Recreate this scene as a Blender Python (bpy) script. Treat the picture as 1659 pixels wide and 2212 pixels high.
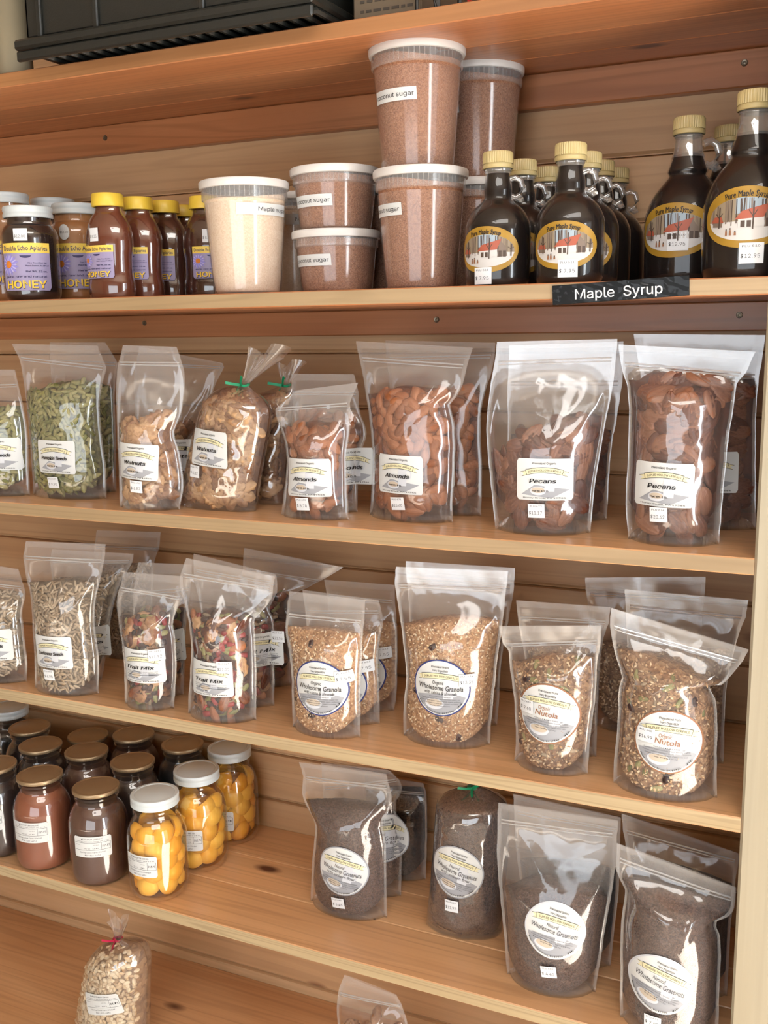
import bpy, math, random
import numpy as np
from mathutils import Matrix, Vector, Quaternion

for o in list(bpy.data.objects):
    bpy.data.objects.remove(o)
SC = bpy.context.scene
COL = SC.collection
PI = math.pi
random.seed(7)


def lin(r, g, b):
    f = lambda c: (c / 255 / 12.92) if c <= 10 else ((c / 255 + .055) / 1.055) ** 2.4
    return (f(r), f(g), f(b), 1.0)


# ---------------------------------------------------------------- camera
cam_data = bpy.data.cameras.new('camera')
cam_data.sensor_fit = 'VERTICAL'
cam_data.sensor_height = 36.0
cam_data.lens = 2200.0 / 2212.0 * 36.0
cam_data.clip_start = .02
cam = bpy.data.objects.new('camera', cam_data)
COL.objects.link(cam)
_R = Matrix(((0.90909227, 0.0610531 * -1, 0.4120968), (0.41638351, 0.16466596, -0.89415317), (-0.01326749, 0.98445804, 0.17511805)))
cam.matrix_world = Matrix.Translation((0, -1.13, 1.6)) @ _R.to_4x4()
SC.camera = cam

# ---------------------------------------------------------------- world, sun, lights, exposure
world = bpy.data.worlds.new('sky')
SC.world = world
world.use_nodes = True
wn = world.node_tree
bg = wn.nodes['Background']
bg.inputs[0].default_value = (.80, .90, 1.0, 1)
bg.inputs[1].default_value = 2.2


def area_light(name, loc, target, sx, sy, power, color, spread=PI):
    d = bpy.data.lights.new(name, 'AREA')
    d.shape = 'RECTANGLE'
    d.size, d.size_y = sx, sy
    d.energy = power
    d.color = color
    d.spread = spread
    o = bpy.data.objects.new(name, d)
    COL.objects.link(o)
    o.location = loc
    o.rotation_euler = (Vector(target) - Vector(loc)).to_track_quat('-Z', 'Y').to_euler()
    return o


sun_data = bpy.data.lights.new('sun', 'SUN')
sun_data.energy = 80.0
sun_data.color = (1.0, .98, .94)
sun_data.angle = .01
sun = bpy.data.objects.new('sun', sun_data)
COL.objects.link(sun)
sun.rotation_euler = Vector((-.62, .34, -.65)).to_track_quat('-Z', 'Y').to_euler()
# daylight through the right-hand glass door; added front fill from an unseen window
area_light('door_daylight', (2.26, -1.62, 1.2), (0, -1.3, 1.0), .42, 2.2, 46, (.90, .96, 1.0))
area_light('window_daylight', (-.2, -3.75, 1.1), (-.4, 0, 1.0), 2.6, 1.7, 34, (.90, .95, 1.0))
area_light('ceiling_panel', (.1, -1.45, 2.62), (-.1, -1.2, 0), 1.5, .8, 30, (1.0, .97, .93))
SC.view_settings.view_transform = 'Standard'
SC.view_settings.look = 'None'
SC.view_settings.exposure = -0.10
SC.view_settings.gamma = 1.0
SC.view_settings.use_curve_mapping = False
try:
    SC.cycles.transparent_max_bounces = 40
    SC.cycles.max_bounces = 8
    SC.cycles.diffuse_bounces = 3
    SC.cycles.glossy_bounces = 3
    SC.cycles.transmission_bounces = 6
    SC.cycles.caustics_reflective = False
    SC.cycles.caustics_refractive = False
    SC.cycles.sample_clamp_indirect = 12.0
    SC.cycles.adaptive_threshold = 0.02
except Exception:
    pass

# ---------------------------------------------------------------- materials
MATS = {}


def new_mat(name):
    m = bpy.data.materials.new(name)
    m.use_nodes = True
    nt = m.node_tree
    for n in list(nt.nodes):
        nt.nodes.remove(n)
    out = nt.nodes.new('ShaderNodeOutputMaterial')
    MATS[name] = m
    return m, nt, out


def N(nt, kind, **kw):
    n = nt.nodes.new(kind)
    for k, v in kw.items():
        if k.startswith('i_'):
            key = k[2:]
            key = int(key) if key.isdigit() else key.replace('_', ' ')
            n.inputs[key].default_value = v
        else:
            setattr(n, k, v)
    return n


def mixrgb(nt, a, b, fac, blend='MIX'):
    n = nt.nodes.new('ShaderNodeMix')
    n.data_type = 'RGBA'
    n.blend_type = blend
    for s, v in ((n.inputs[0], fac), (n.inputs[6], a), (n.inputs[7], b)):
        if hasattr(v, 'links') or isinstance(v, bpy.types.NodeSocket):
            nt.links.new(v, s)
        else:
            s.default_value = v
    return n.outputs[2]


def ramp(nt, fac, stops):
    n = nt.nodes.new('ShaderNodeValToRGB')
    cr = n.color_ramp
    while len(cr.elements) < len(stops):
        cr.elements.new(.5)
    for e, (p, c) in zip(cr.elements, stops):
        e.position = p
        e.color = c
    nt.links.new(fac, n.inputs[0])
    return n.outputs[0]


def mapping(nt, src, scale, loc=(0, 0, 0)):
    n = nt.nodes.new('ShaderNodeMapping')
    n.inputs['Scale'].default_value = scale
    n.inputs['Location'].default_value = loc
    nt.links.new(src, n.inputs[0])
    return n.outputs[0]


def noise(nt, vec, scale, detail=3, rough=.55, dist=0.):
    n = nt.nodes.new('ShaderNodeTexNoise')
    n.inputs['Scale'].default_value = scale
    n.inputs['Detail'].default_value = detail
    n.inputs['Roughness'].default_value = rough
    n.inputs['Distortion'].default_value = dist
    nt.links.new(vec, n.inputs['Vector'])
    return n.outputs[0]


def plain(name, col, rough=.5, metal=0., coat=0., spec=.5, trans=0., bump=0., bump_scale=200, emit=None, sss=0.):
    m, nt, out = new_mat(name)
    p = N(nt, 'ShaderNodeBsdfPrincipled')
    p.inputs['Base Color'].default_value = col
    p.inputs['Roughness'].default_value = rough
    p.inputs['Metallic'].default_value = metal
    p.inputs['Coat Weight'].default_value = coat
    p.inputs['Specular IOR Level'].default_value = spec
    p.inputs['Transmission Weight'].default_value = trans
    if sss:
        p.inputs['Subsurface Weight'].default_value = sss
        p.inputs['Subsurface Radius'].default_value = (.006, .004, .002)
        p.inputs['Subsurface Scale'].default_value = 1.0
    if bump:
        tc = N(nt, 'ShaderNodeNewGeometry')
        h = noise(nt, tc.outputs['Position'], bump_scale, 3)
        b = N(nt, 'ShaderNodeBump')
        b.inputs['Strength'].default_value = bump
        b.inputs['Distance'].default_value = .002
        nt.links.new(h, b.inputs['Height'])
        nt.links.new(b.outputs[0], p.inputs['Normal'])
    nt.links.new(p.outputs[0], out.inputs[0])
    return m


def wood(name, base, streak, knot, rough=.42, coat=.15, along=0, vary=.10, grain=.55, ring=55.):
    """pine: grain runs along one axis, streaks and a few knots, every board a little different"""
    m, nt, out = new_mat(name)
    geo = N(nt, 'ShaderNodeNewGeometry')
    oi = N(nt, 'ShaderNodeObjectInfo')
    off = N(nt, 'ShaderNodeVectorMath', operation='SCALE')
    comb = N(nt, 'ShaderNodeCombineXYZ')
    for k in range(3):
        nt.links.new(oi.outputs['Random'], comb.inputs[k])
    nt.links.new(comb.outputs[0], off.inputs[0])
    off.inputs['Scale'].default_value = 7.3
    add = N(nt, 'ShaderNodeVectorMath', operation='ADD')
    nt.links.new(geo.outputs['Position'], add.inputs[0])
    nt.links.new(off.outputs[0], add.inputs[1])
    pos = add.outputs[0]
    lo, hi = 1.0, 1.0
    s1 = [9., 9., 9.]; s1[along] = .9
    s2 = [120., 120., 120.]; s2[along] = 2.2
    s3 = [400., 400., 400.]; s3[along] = 9.
    kn = [6., 6., 6.]; kn[along] = 2.6
    n1 = noise(nt, mapping(nt, pos, s1), 1.0, 3, .6, .6)
    n2 = noise(nt, mapping(nt, pos, s2), 1.0, 2, .6, .3)
    n3 = noise(nt, mapping(nt, pos, s3), 1.0, 2, .5)
    # growth rings: bands of a slow, stretched noise
    sc = [26., 26., 26.]; sc[along] = .8
    warp = noise(nt, mapping(nt, pos, sc), 1.0, 1, .4, .2)
    mul = N(nt, 'ShaderNodeMath', operation='MULTIPLY'); mul.inputs[1].default_value = ring
    nt.links.new(warp, mul.inputs[0])
    sn = N(nt, 'ShaderNodeMath', operation='SINE')
    nt.links.new(mul.outputs[0], sn.inputs[0])
    band = ramp(nt, sn.outputs[0], [(.35, (0, 0, 0, 1)), (1., (1, 1, 1, 1))])
    c = mixrgb(nt, base, streak, ramp(nt, n1, [(.36, (0, 0, 0, 1)), (.7, (1, 1, 1, 1))]))
    mm = N(nt, 'ShaderNodeMath', operation='MULTIPLY'); mm.inputs[1].default_value = .55 * grain
    nt.links.new(band, mm.inputs[0])
    dark = tuple(x * .62 for x in streak[:3]) + (1,)
    c = mixrgb(nt, c, dark, mm.outputs[0])
    m2 = N(nt, 'ShaderNodeMath', operation='MULTIPLY'); m2.inputs[1].default_value = grain * .5
    nt.links.new(ramp(nt, n2, [(.45, (0, 0, 0, 1)), (.75, (1, 1, 1, 1))]), m2.inputs[0])
    c = mixrgb(nt, c, dark, m2.outputs[0])
    m3 = N(nt, 'ShaderNodeMath', operation='MULTIPLY'); m3.inputs[1].default_value = .18
    nt.links.new(n3, m3.inputs[0])
    c = mixrgb(nt, c, dark, m3.outputs[0])
    v = N(nt, 'ShaderNodeTexVoronoi')
    v.inputs['Scale'].default_value = 1.0
    nt.links.new(mapping(nt, pos, kn), v.inputs['Vector'])
    kf = ramp(nt, v.outputs['Distance'], [(0.03, (1, 1, 1, 1)), (.075, (0, 0, 0, 1))])
    c = mixrgb(nt, c, knot, kf)
    hsv = N(nt, 'ShaderNodeHueSaturation')
    mr = N(nt, 'ShaderNodeMapRange')
    mr.inputs[3].default_value = 1 - vary
    mr.inputs[4].default_value = 1 + vary
    nt.links.new(oi.outputs['Random'], mr.inputs[0])
    nt.links.new(mr.outputs[0], hsv.inputs['Value'])
    nt.links.new(c, hsv.inputs['Color'])
    p = N(nt, 'ShaderNodeBsdfPrincipled')
    p.inputs['Roughness'].default_value = rough
    p.inputs['Coat Weight'].default_value = coat
    p.inputs['Coat Roughness'].default_value = .25
    nt.links.new(hsv.outputs[0], p.inputs['Base Color'])
    b = N(nt, 'ShaderNodeBump')
    b.inputs['Strength'].default_value = .12
    b.inputs['Distance'].default_value = .001
    nt.links.new(n2, b.inputs['Height'])
    nt.links.new(b.outputs[0], p.inputs['Normal'])
    nt.links.new(p.outputs[0], out.inputs[0])
    return m


def film(name, haze, rough=.09, tint=(1, 1, 1, 1), refl=1.0, hazecol=(.9, .9, .9, 1), base=.045, bump=0.):
    """thin clear plastic or glass sheet: see-through, milky by `haze`, mirror glints at grazing angles"""
    m, nt, out = new_mat(name)
    tr = N(nt, 'ShaderNodeBsdfTransparent'); tr.inputs[0].default_value = tint
    df = N(nt, 'ShaderNodeBsdfDiffuse'); df.inputs[0].default_value = hazecol
    tl = N(nt, 'ShaderNodeBsdfTranslucent'); tl.inputs[0].default_value = hazecol
    mh = N(nt, 'ShaderNodeMixShader'); mh.inputs[0].default_value = .4
    nt.links.new(df.outputs[0], mh.inputs[1]); nt.links.new(tl.outputs[0], mh.inputs[2])
    m1 = N(nt, 'ShaderNodeMixShader'); m1.inputs[0].default_value = haze
    nt.links.new(tr.outputs[0], m1.inputs[1]); nt.links.new(mh.outputs[0], m1.inputs[2])
    gl = N(nt, 'ShaderNodeBsdfGlossy'); gl.inputs[0].default_value = (1, 1, 1, 1); gl.inputs['Roughness'].default_value = rough
    lw = N(nt, 'ShaderNodeLayerWeight'); lw.inputs[0].default_value = .5
    pw = N(nt, 'ShaderNodeMath', operation='POWER'); pw.inputs[1].default_value = 3.5
    nt.links.new(lw.outputs['Facing'], pw.inputs[0])
    mr = N(nt, 'ShaderNodeMapRange'); mr.inputs[3].default_value = base * refl; mr.inputs[4].default_value = min(1, .8 * refl)
    nt.links.new(pw.outputs[0], mr.inputs[0])
    m2 = N(nt, 'ShaderNodeMixShader')
    nt.links.new(mr.outputs[0], m2.inputs[0])
    nt.links.new(m1.outputs[0], m2.inputs[1]); nt.links.new(gl.outputs[0], m2.inputs[2])
    if bump:
        geo = N(nt, 'ShaderNodeNewGeometry')
        h = noise(nt, geo.outputs['Position'], 60, 2, .5, .5)
        b = N(nt, 'ShaderNodeBump'); b.inputs['Strength'].default_value = bump; b.inputs['Distance'].default_value = .004
        nt.links.new(h, b.inputs['Height'])
        nt.links.new(b.outputs[0], gl.inputs['Normal'])
        nt.links.new(b.outputs[0], lw.inputs['Normal'])
    nt.links.new(m2.outputs[0], out.inputs[0])
    return m


def food(name, cols, rough=.45, scale=60, detail=3, stretch=(1, 1, 1), spec=.4, island=True, coat=0., bump=.3):
    """cols: darker to lighter; every loose piece takes its own shade"""
    m, nt, out = new_mat(name)
    geo = N(nt, 'ShaderNodeNewGeometry')
    oi = N(nt, 'ShaderNodeObjectInfo')
    tc = N(nt, 'ShaderNodeTexCoord')
    ad = N(nt, 'ShaderNodeMath', operation='ADD')
    nt.links.new(geo.outputs['Random Per Island'], ad.inputs[0]); nt.links.new(oi.outputs['Random'], ad.inputs[1])
    fr = N(nt, 'ShaderNodeMath', operation='FRACT'); nt.links.new(ad.outputs[0], fr.inputs[0])
    n1 = noise(nt, mapping(nt, tc.outputs['Object'], tuple(scale * s for s in stretch)), 1.0, detail, .6)
    mi = N(nt, 'ShaderNodeMath', operation='MULTIPLY_ADD'); mi.inputs[1].default_value = .55
    nt.links.new(fr.outputs[0], mi.inputs[0])
    m6 = N(nt, 'ShaderNodeMath', operation='MULTIPLY'); m6.inputs[1].default_value = .8
    nt.links.new(n1, m6.inputs[0]); nt.links.new(m6.outputs[0], mi.inputs[2])
    k = len(cols)
    c = ramp(nt, mi.outputs[0], [(.2 + .7 * i / (k - 1), cols[i]) for i in range(k)])
    p = N(nt, 'ShaderNodeBsdfPrincipled')
    p.inputs['Roughness'].default_value = rough
    p.inputs['Specular IOR Level'].default_value = spec
    p.inputs['Coat Weight'].default_value = coat
    nt.links.new(c, p.inputs['Base Color'])
    if bump:
        b = N(nt, 'ShaderNodeBump'); b.inputs['Strength'].default_value = bump; b.inputs['Distance'].default_value = .001
        nt.links.new(n1, b.inputs['Height']); nt.links.new(b.outputs[0], p.inputs['Normal'])
    nt.links.new(p.outputs[0], out.inputs[0])
    return m


def grainy(name, cols, scale, rough=.7, bump=.6):
    """a packed mass of crumbs"""
    m, nt, out = new_mat(name)
    tc = N(nt, 'ShaderNodeNewGeometry')
    v = N(nt, 'ShaderNodeTexVoronoi'); v.inputs['Scale'].default_value = scale
    nt.links.new(tc.outputs['Position'], v.inputs['Vector'])
    n1 = noise(nt, tc.outputs['Position'], scale * .35, 3)
    sep = N(nt, 'ShaderNodeSeparateColor'); nt.links.new(v.outputs['Color'], sep.inputs[0])
    mi = N(nt, 'ShaderNodeMath', operation='MULTIPLY_ADD'); mi.inputs[1].default_value = .5
    nt.links.new(sep.outputs[0], mi.inputs[0])
    m6 = N(nt, 'ShaderNodeMath', operation='MULTIPLY'); m6.inputs[1].default_value = .6
    nt.links.new(n1, m6.inputs[0]); nt.links.new(m6.outputs[0], mi.inputs[2])
    k = len(cols)
    c = ramp(nt, mi.outputs[0], [(.2 + .65 * i / (k - 1), cols[i]) for i in range(k)])
    p = N(nt, 'ShaderNodeBsdfPrincipled'); p.inputs['Roughness'].default_value = rough
    nt.links.new(c, p.inputs['Base Color'])
    b = N(nt, 'ShaderNodeBump'); b.inputs['Strength'].default_value = bump; b.inputs['Distance'].default_value = .002
    nt.links.new(v.outputs['Distance'], b.inputs['Height']); nt.links.new(b.outputs[0], p.inputs['Normal'])
    nt.links.new(p.outputs[0], out.inputs[0])
    return m


wood('pine_shelf', lin(228, 180, 134), lin(210, 156, 108), lin(84, 44, 26), rough=.35, coat=.25)
wood('pine_shelf_orange', lin(196, 134, 90), lin(176, 110, 68), lin(84, 44, 26), rough=.38, coat=.2, grain=.7)  # orange wood; the top two boards' dimmer light is also in this colour
wood('pine_edge_orange_dim', lin(172, 122, 78), lin(154, 102, 60), lin(120, 70, 42), rough=.5, coat=.05, grain=.5)  # orange edge, darkened as well for the weaker light at the top
wood('pine_edge_dim', lin(178, 154, 120), lin(162, 136, 100), lin(120, 80, 52), rough=.5, coat=.05, grain=.5, ring=80.)  # dimmed copy of the edge wood: weaker light on higher shelves painted in
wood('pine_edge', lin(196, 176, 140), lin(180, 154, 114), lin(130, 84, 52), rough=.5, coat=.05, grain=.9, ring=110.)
wood('pine_wall', lin(214, 176, 134), lin(198, 152, 108), lin(116, 66, 40), rough=.5, coat=.08, grain=.42, vary=.10, ring=40.)
wood('pine_post', lin(172, 162, 140), lin(162, 150, 126), lin(140, 88, 52), rough=.5, coat=.05, along=2, grain=.2)
plain('room_wall', lin(156, 132, 104), .8)
plain('room_ceiling', lin(186, 170, 148), .8)
plain('room_floor', lin(205, 192, 176), .5)
plain('door_white', lin(230, 230, 226), .4)
film('pane_glass', .0, .02)
film('film_clear', .08, .07, base=.075)
film('film_header', .13, .10, base=.07)
film('film_seal', .20, .12, base=.08)
film('film_crinkle', .09, .06, base=.11, refl=1.2)
film('glass_jar', .015, .03, base=.075)
film('syrup_glass', .015, .03, base=.035)
film('tub_plastic', .10, .12, base=.05)
plain('tub_lid', lin(222, 218, 214), .35, sss=.0)
film('tub_rim', .28, .2, base=.06)
film('zip_plastic', .42, .15, base=.10)
plain('white_lid', lin(206, 214, 216), .35, coat=.2)
plain('gold_lid', lin(170, 146, 114), .40, metal=.6)
plain('gold_cap', lin(190, 171, 120), .42, metal=.0, coat=.1)
plain('yellow_cap', lin(226, 192, 66), .4, coat=.1)
plain('honey_dark', lin(38, 24, 20), .25, coat=.3)
plain('honey_amber', lin(104, 52, 34), .2, coat=.4, sss=.0)
plain('honey_brown_shaded', lin(66, 34, 24), .2, coat=.4)  # darker than the amber: shade on the rear bottles is put into the colour
plain('honey_cream', lin(164, 112, 66), .5)
plain('syrup_dark', lin(20, 11, 8), .3, coat=.0, spec=.2)
plain('syrup_red', lin(70, 22, 12), .15, coat=.3)
plain('ketchup_red', lin(138, 78, 52), .45)
plain('ketchup_brown', lin(84, 54, 42), .45)
plain('jar_dark', lin(46, 34, 32), .4)
plain('jar_black', lin(30, 36, 42), .4)
film('peach_syrup', .02, .2, tint=lin(254, 240, 196), base=.0, refl=.0)
food('peach', [lin(232, 162, 58), lin(244, 190, 86), lin(248, 212, 130)], .3, 45, 2, coat=.2, bump=.15)
grainy('coconut_sugar', [lin(128, 82, 58), lin(164, 112, 82), lin(188, 138, 106)], 900)
grainy('maple_sugar', [lin(222, 192, 160), lin(234, 208, 180), lin(242, 220, 196)], 900, bump=.2)
food('almond', [lin(98, 54, 32), lin(138, 82, 50), lin(168, 108, 72)], .5, 90, 3, (1, 6, 6))
food('pecan', [lin(54, 27, 20), lin(96, 53, 39), lin(142, 95, 71)], .4, 160, 4, (1, 3, 3), coat=.12, bump=.6)
food('walnut', [lin(92, 54, 34), lin(146, 102, 70), lin(196, 156, 114)], .45, 190, 4, coat=.1, bump=.6)
food('pumpkin_seed', [lin(78, 80, 42), lin(116, 116, 68), lin(154, 148, 100)], .4, 90, 2, (1, 4, 4))
food('sunflower_seed', [lin(104, 86, 66), lin(148, 128, 104), lin(186, 166, 140)], .55, 110, 2, (1, 5, 5))
food('raisin', [lin(28, 16, 18), lin(58, 34, 32)], .5, 200, 3)
food('cranberry', [lin(92, 18, 24), lin(150, 44, 44)], .35, 160, 3, coat=.2)
food('oat', [lin(136, 92, 58), lin(196, 150, 106), lin(226, 190, 148), lin(244, 224, 192)], .7, 100, 2, bump=0)
food('nut_chip', [lin(108, 74, 52), lin(176, 134, 98), lin(206, 172, 132), lin(228, 202, 168)], .65, 100, 2, bump=0)
food('gratenut', [lin(54, 38, 32), lin(88, 64, 54), lin(116, 88, 76)], .8, 300, 2, bump=0)
food('spelt', [lin(140, 100, 68), lin(206, 176, 138), lin(234, 214, 182)], .6, 160, 2)
grainy('oat_mass', [lin(124, 84, 54), lin(176, 130, 90), lin(206, 164, 120)], 320)
grainy('nut_mass', [lin(80, 54, 38), lin(136, 100, 72), lin(176, 140, 104)], 300)
grainy('gratenut_mass', [lin(46, 32, 27), lin(80, 58, 49), lin(108, 82, 70)], 480)
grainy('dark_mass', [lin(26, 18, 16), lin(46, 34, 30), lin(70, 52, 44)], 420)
grainy('almond_mass', [lin(70, 36, 22), lin(110, 62, 38)], 120)
grainy('pecan_mass', [lin(44, 20, 14), lin(84, 42, 28)], 90)
grainy('walnut_mass', [lin(76, 44, 28), lin(126, 84, 54)], 110)
grainy('pumpkin_mass', [lin(56, 56, 32), lin(104, 102, 64)], 180)
grainy('sunflower_mass', [lin(86, 70, 54), lin(140, 122, 98)], 220)
grainy('trail_mass', [lin(40, 20, 18), lin(86, 50, 36)], 120)
grainy('spelt_mass', [lin(96, 66, 44), lin(170, 134, 98)], 150)
plain('crate_plastic', lin(36, 37, 34), .38, bump=.15, bump_scale=500)
plain('cardboard', lin(106, 92, 74), .85)
plain('cardboard_ink', lin(70, 62, 54), .85)
plain('wire_black', lin(40, 38, 36), .4, metal=.4)
plain('paper_roll', lin(150, 140, 116), .8)
plain('red_cord', lin(168, 40, 30), .6)
plain('screw_steel', lin(120, 108, 92), .35, metal=.8)
plain('screw_dark', lin(40, 34, 30), .5)
plain('hole_dark', lin(52, 30, 20), .9)
plain('label_white', lin(216, 218, 217), .45)
plain('price_white', lin(228, 231, 234), .5)
plain('label_lilac', lin(158, 148, 182), .4)
plain('label_yellow', lin(240, 208, 92), .4)
plain('label_gold', lin(166, 128, 44), .4)
plain('ink_black', lin(28, 27, 28), .5)
plain('ink_soft', lin(84, 84, 88), .5)
plain('ink_grey', lin(158, 160, 166), .5)
plain('ink_pale', lin(205, 208, 214), .5)
plain('ink_cream', lin(226, 218, 178), .5)
plain('ink_blue', lin(44, 56, 118), .45)
plain('ink_brown', lin(150, 104, 74), .5)
plain('ink_tan', lin(196, 182, 164), .5)
plain('ink_honey', lin(246, 204, 60), .45)
plain('ink_navy', lin(52, 46, 92), .45)
plain('ink_petal', lin(150, 142, 214), .45)
plain('ink_petal_light', lin(196, 188, 232), .45)
plain('ink_orange', lin(216, 130, 50), .45)
plain('ink_roof', lin(168, 88, 66), .45)
plain('ink_bark', lin(78, 62, 52), .5)
plain('ink_forest', lin(150, 134, 112), .5)
plain('ink_sky', lin(158, 174, 186), .5)
plain('ink_snow', lin(206, 203, 200), .5)
plain('ink_barn', lin(126, 110, 98), .5)
plain('ink_white', lin(240, 240, 240), .4)
plain('sign_black', lin(20, 22, 24), .3, spec=.15)
film('sign_film', .0, .035, base=.02, refl=.5, bump=.35)
plain('twist_green', lin(22, 142, 96), .4)
plain('twist_red', lin(196, 40, 76), .4)


# ---------------------------------------------------------------- object helpers
def link(o, parent=None):
    COL.objects.link(o)
    if parent is not None:
        o.parent = parent
    return o


def mesh_data(name, V, F, mats, midx=None, smooth=True, sharp=None):
    me = bpy.data.meshes.new(name)
    V = np.asarray(V, dtype=float).reshape(-1, 3)
    me.from_pydata(V.tolist(), [], [tuple(int(i) for i in f) for f in F])
    for mt in (mats if isinstance(mats, (list, tuple)) else [mats]):
        me.materials.append(MATS[mt])
    if midx is not None:
        me.polygons.foreach_set('material_index', np.asarray(midx, dtype=np.int32))
    if smooth:
        me.polygons.foreach_set('use_smooth', np.ones(len(me.polygons), dtype=bool))
        if sharp:
            me.set_sharp_from_angle(angle=math.radians(sharp))
    me.update()
    return me


def obj(name, V, F, mats, parent=None, midx=None, smooth=True, sharp=None, kind=None):
    o = bpy.data.objects.new(name, mesh_data(name, V, F, mats, midx, smooth, sharp))
    link(o, parent)
    if kind:
        o['kind'] = kind
    return o


def thing(name, label, cat, loc, rz=0., group=None):
    o = bpy.data.objects.new(name, None)
    o.empty_display_size = .02
    link(o)
    o.location = loc
    o.rotation_euler = (0, 0, rz)
    o['label'] = label
    o['category'] = cat
    if group:
        o['group'] = group
    return o


class MB:
    """collects shapes into one mesh"""
    def __init__(self):
        self.V, self.F, self.M = [], [], []
        self.n = 0

    def add(self, V, F, m=0):
        V = np.asarray(V, dtype=float).reshape(-1, 3)
        self.V.append(V)
        self.F += [tuple(int(i) + self.n for i in f) for f in F]
        self.M += [m] * len(F)
        self.n += len(V)

    def box(self, x0, x1, y0, y1, z0, z1, m=0, bev=0.):
        if bev <= 0:
            V = [(x, y, z) for x in (x0, x1) for y in (y0, y1) for z in (z0, z1)]
            F = [(0, 1, 3, 2), (4, 6, 7, 5), (0, 4, 5, 1), (2, 3, 7, 6), (0, 2, 6, 4), (1, 5, 7, 3)]
            self.add(V, F, m)
            return
        # chamfered box: 24 vertices
        c = ((x0 + x1) / 2, (y0 + y1) / 2, (z0 + z1) / 2)
        h = ((x1 - x0) / 2, (y1 - y0) / 2, (z1 - z0) / 2)
        V, idx = [], {}
        for sx in (-1, 1):
            for sy in (-1, 1):
                for sz in (-1, 1):
                    for ax in range(3):
                        p = [sx * (h[0] - bev), sy * (h[1] - bev), sz * (h[2] - bev)]
                        p[ax] = (sx, sy, sz)[ax] * h[ax]
                        idx[(sx, sy, sz, ax)] = len(V)
                        V.append((c[0] + p[0], c[1] + p[1], c[2] + p[2]))
        F = []
        s = (-1, 1)
        for v in s:
            F.append([idx[(v, a, b, 0)] for a, b in ((-1, -1), (1, -1), (1, 1), (-1, 1))][::v])
            F.append([idx[(a, v, b, 1)] for a, b in ((-1, -1), (-1, 1), (1, 1), (1, -1))][::v])
            F.append([idx[(a, b, v, 2)] for a, b in ((-1, -1), (1, -1), (1, 1), (-1, 1))][::v])
        for a in s:
            for b in s:
                F.append([idx[(-1, a, b, 1)], idx[(1, a, b, 1)], idx[(1, a, b, 2)], idx[(-1, a, b, 2)]])
                F.append([idx[(a, -1, b, 0)], idx[(a, 1, b, 0)], idx[(a, 1, b, 2)], idx[(a, -1, b, 2)]])
                F.append([idx[(a, b, -1, 0)], idx[(a, b, 1, 0)], idx[(a, b, 1, 1)], idx[(a, b, -1, 1)]])
                for d in s:
                    F.append([idx[(a, b, d, 0)], idx[(a, b, d, 1)], idx[(a, b, d, 2)]])
        self.add(V, F, m)

    def tube(self, pts, r, seg=8, m=0, closed=False):
        P = [Vector(p) for p in pts]
        n = len(P)
        V, F = [], []
        rr = r if hasattr(r, '__len__') else [r] * n
        for i in range(n):
            a = P[i - 1] if (i > 0 or closed) else P[i]
            b = P[(i + 1) % n] if (i < n - 1 or closed) else P[i]
            t = (b - a).normalized()
            u = t.cross(Vector((0, 0, 1)))
            if u.length < 1e-4:
                u = t.cross(Vector((1, 0, 0)))
            u.normalize()
            w = t.cross(u)
            for k in range(seg):
                an = 2 * PI * k / seg
                V.append(tuple(P[i] + (u * math.cos(an) + w * math.sin(an)) * rr[i]))
        last = n if closed else n - 1
        for i in range(last):
            j = (i + 1) % n
            for k in range(seg):
                k2 = (k + 1) % seg
                F.append((i * seg + k, i * seg + k2, j * seg + k2, j * seg + k))
        if not closed:
            F.append(tuple(range(seg - 1, -1, -1)))
            F.append(tuple((n - 1) * seg + k for k in range(seg)))
        self.add(V, F, m)

    def lathe(self, prof, seg=40, m=0, sx=1., sy=1., cx=0., cy=0., wob=None):
        prof = list(prof)
        V, F = [], []
        ring = []
        for r, z in prof:
            if r < 1e-6:
                ring.append([len(V)])
                V.append((cx, cy, z))
            else:
                ring.append(list(range(len(V), len(V) + seg)))
                for k in range(seg):
                    a = 2 * PI * k / seg
                    q = wob(a, r, z) if wob else r
                    V.append((cx + q * math.cos(a) * sx, cy + q * math.sin(a) * sy, z))
        for A, B in zip(ring[:-1], ring[1:]):
            for k in range(seg):
                k2 = (k + 1) % seg
                if len(A) == 1 and len(B) == 1:
                    continue
                if len(A) == 1:
                    F.append((A[0], B[k2], B[k]))
                elif len(B) == 1:
                    F.append((A[k], A[k2], B[0]))
                else:
                    F.append((A[k], A[k2], B[k2], B[k]))
        self.add(V, F, m)

    def build(self, name, mats, parent=None, smooth=True, sharp=40, kind=None):
        return obj(name, np.vstack(self.V), self.F, mats, parent, self.M, smooth, sharp, kind)

    def data(self, name, mats, smooth=True, sharp=40):
        return mesh_data(name, np.vstack(self.V), self.F, mats, self.M, smooth, sharp)


# ---------------------------------------------------------------- printed artwork
_TXT = {}
SANS = None
try:                                   # Blender's own interface typeface, where it is installed
    import os
    SANS = bpy.data.fonts.load(os.path.join(bpy.utils.system_resource('DATAFILES', path='fonts'), 'Inter.woff2'))
except Exception:
    SANS = None


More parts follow.
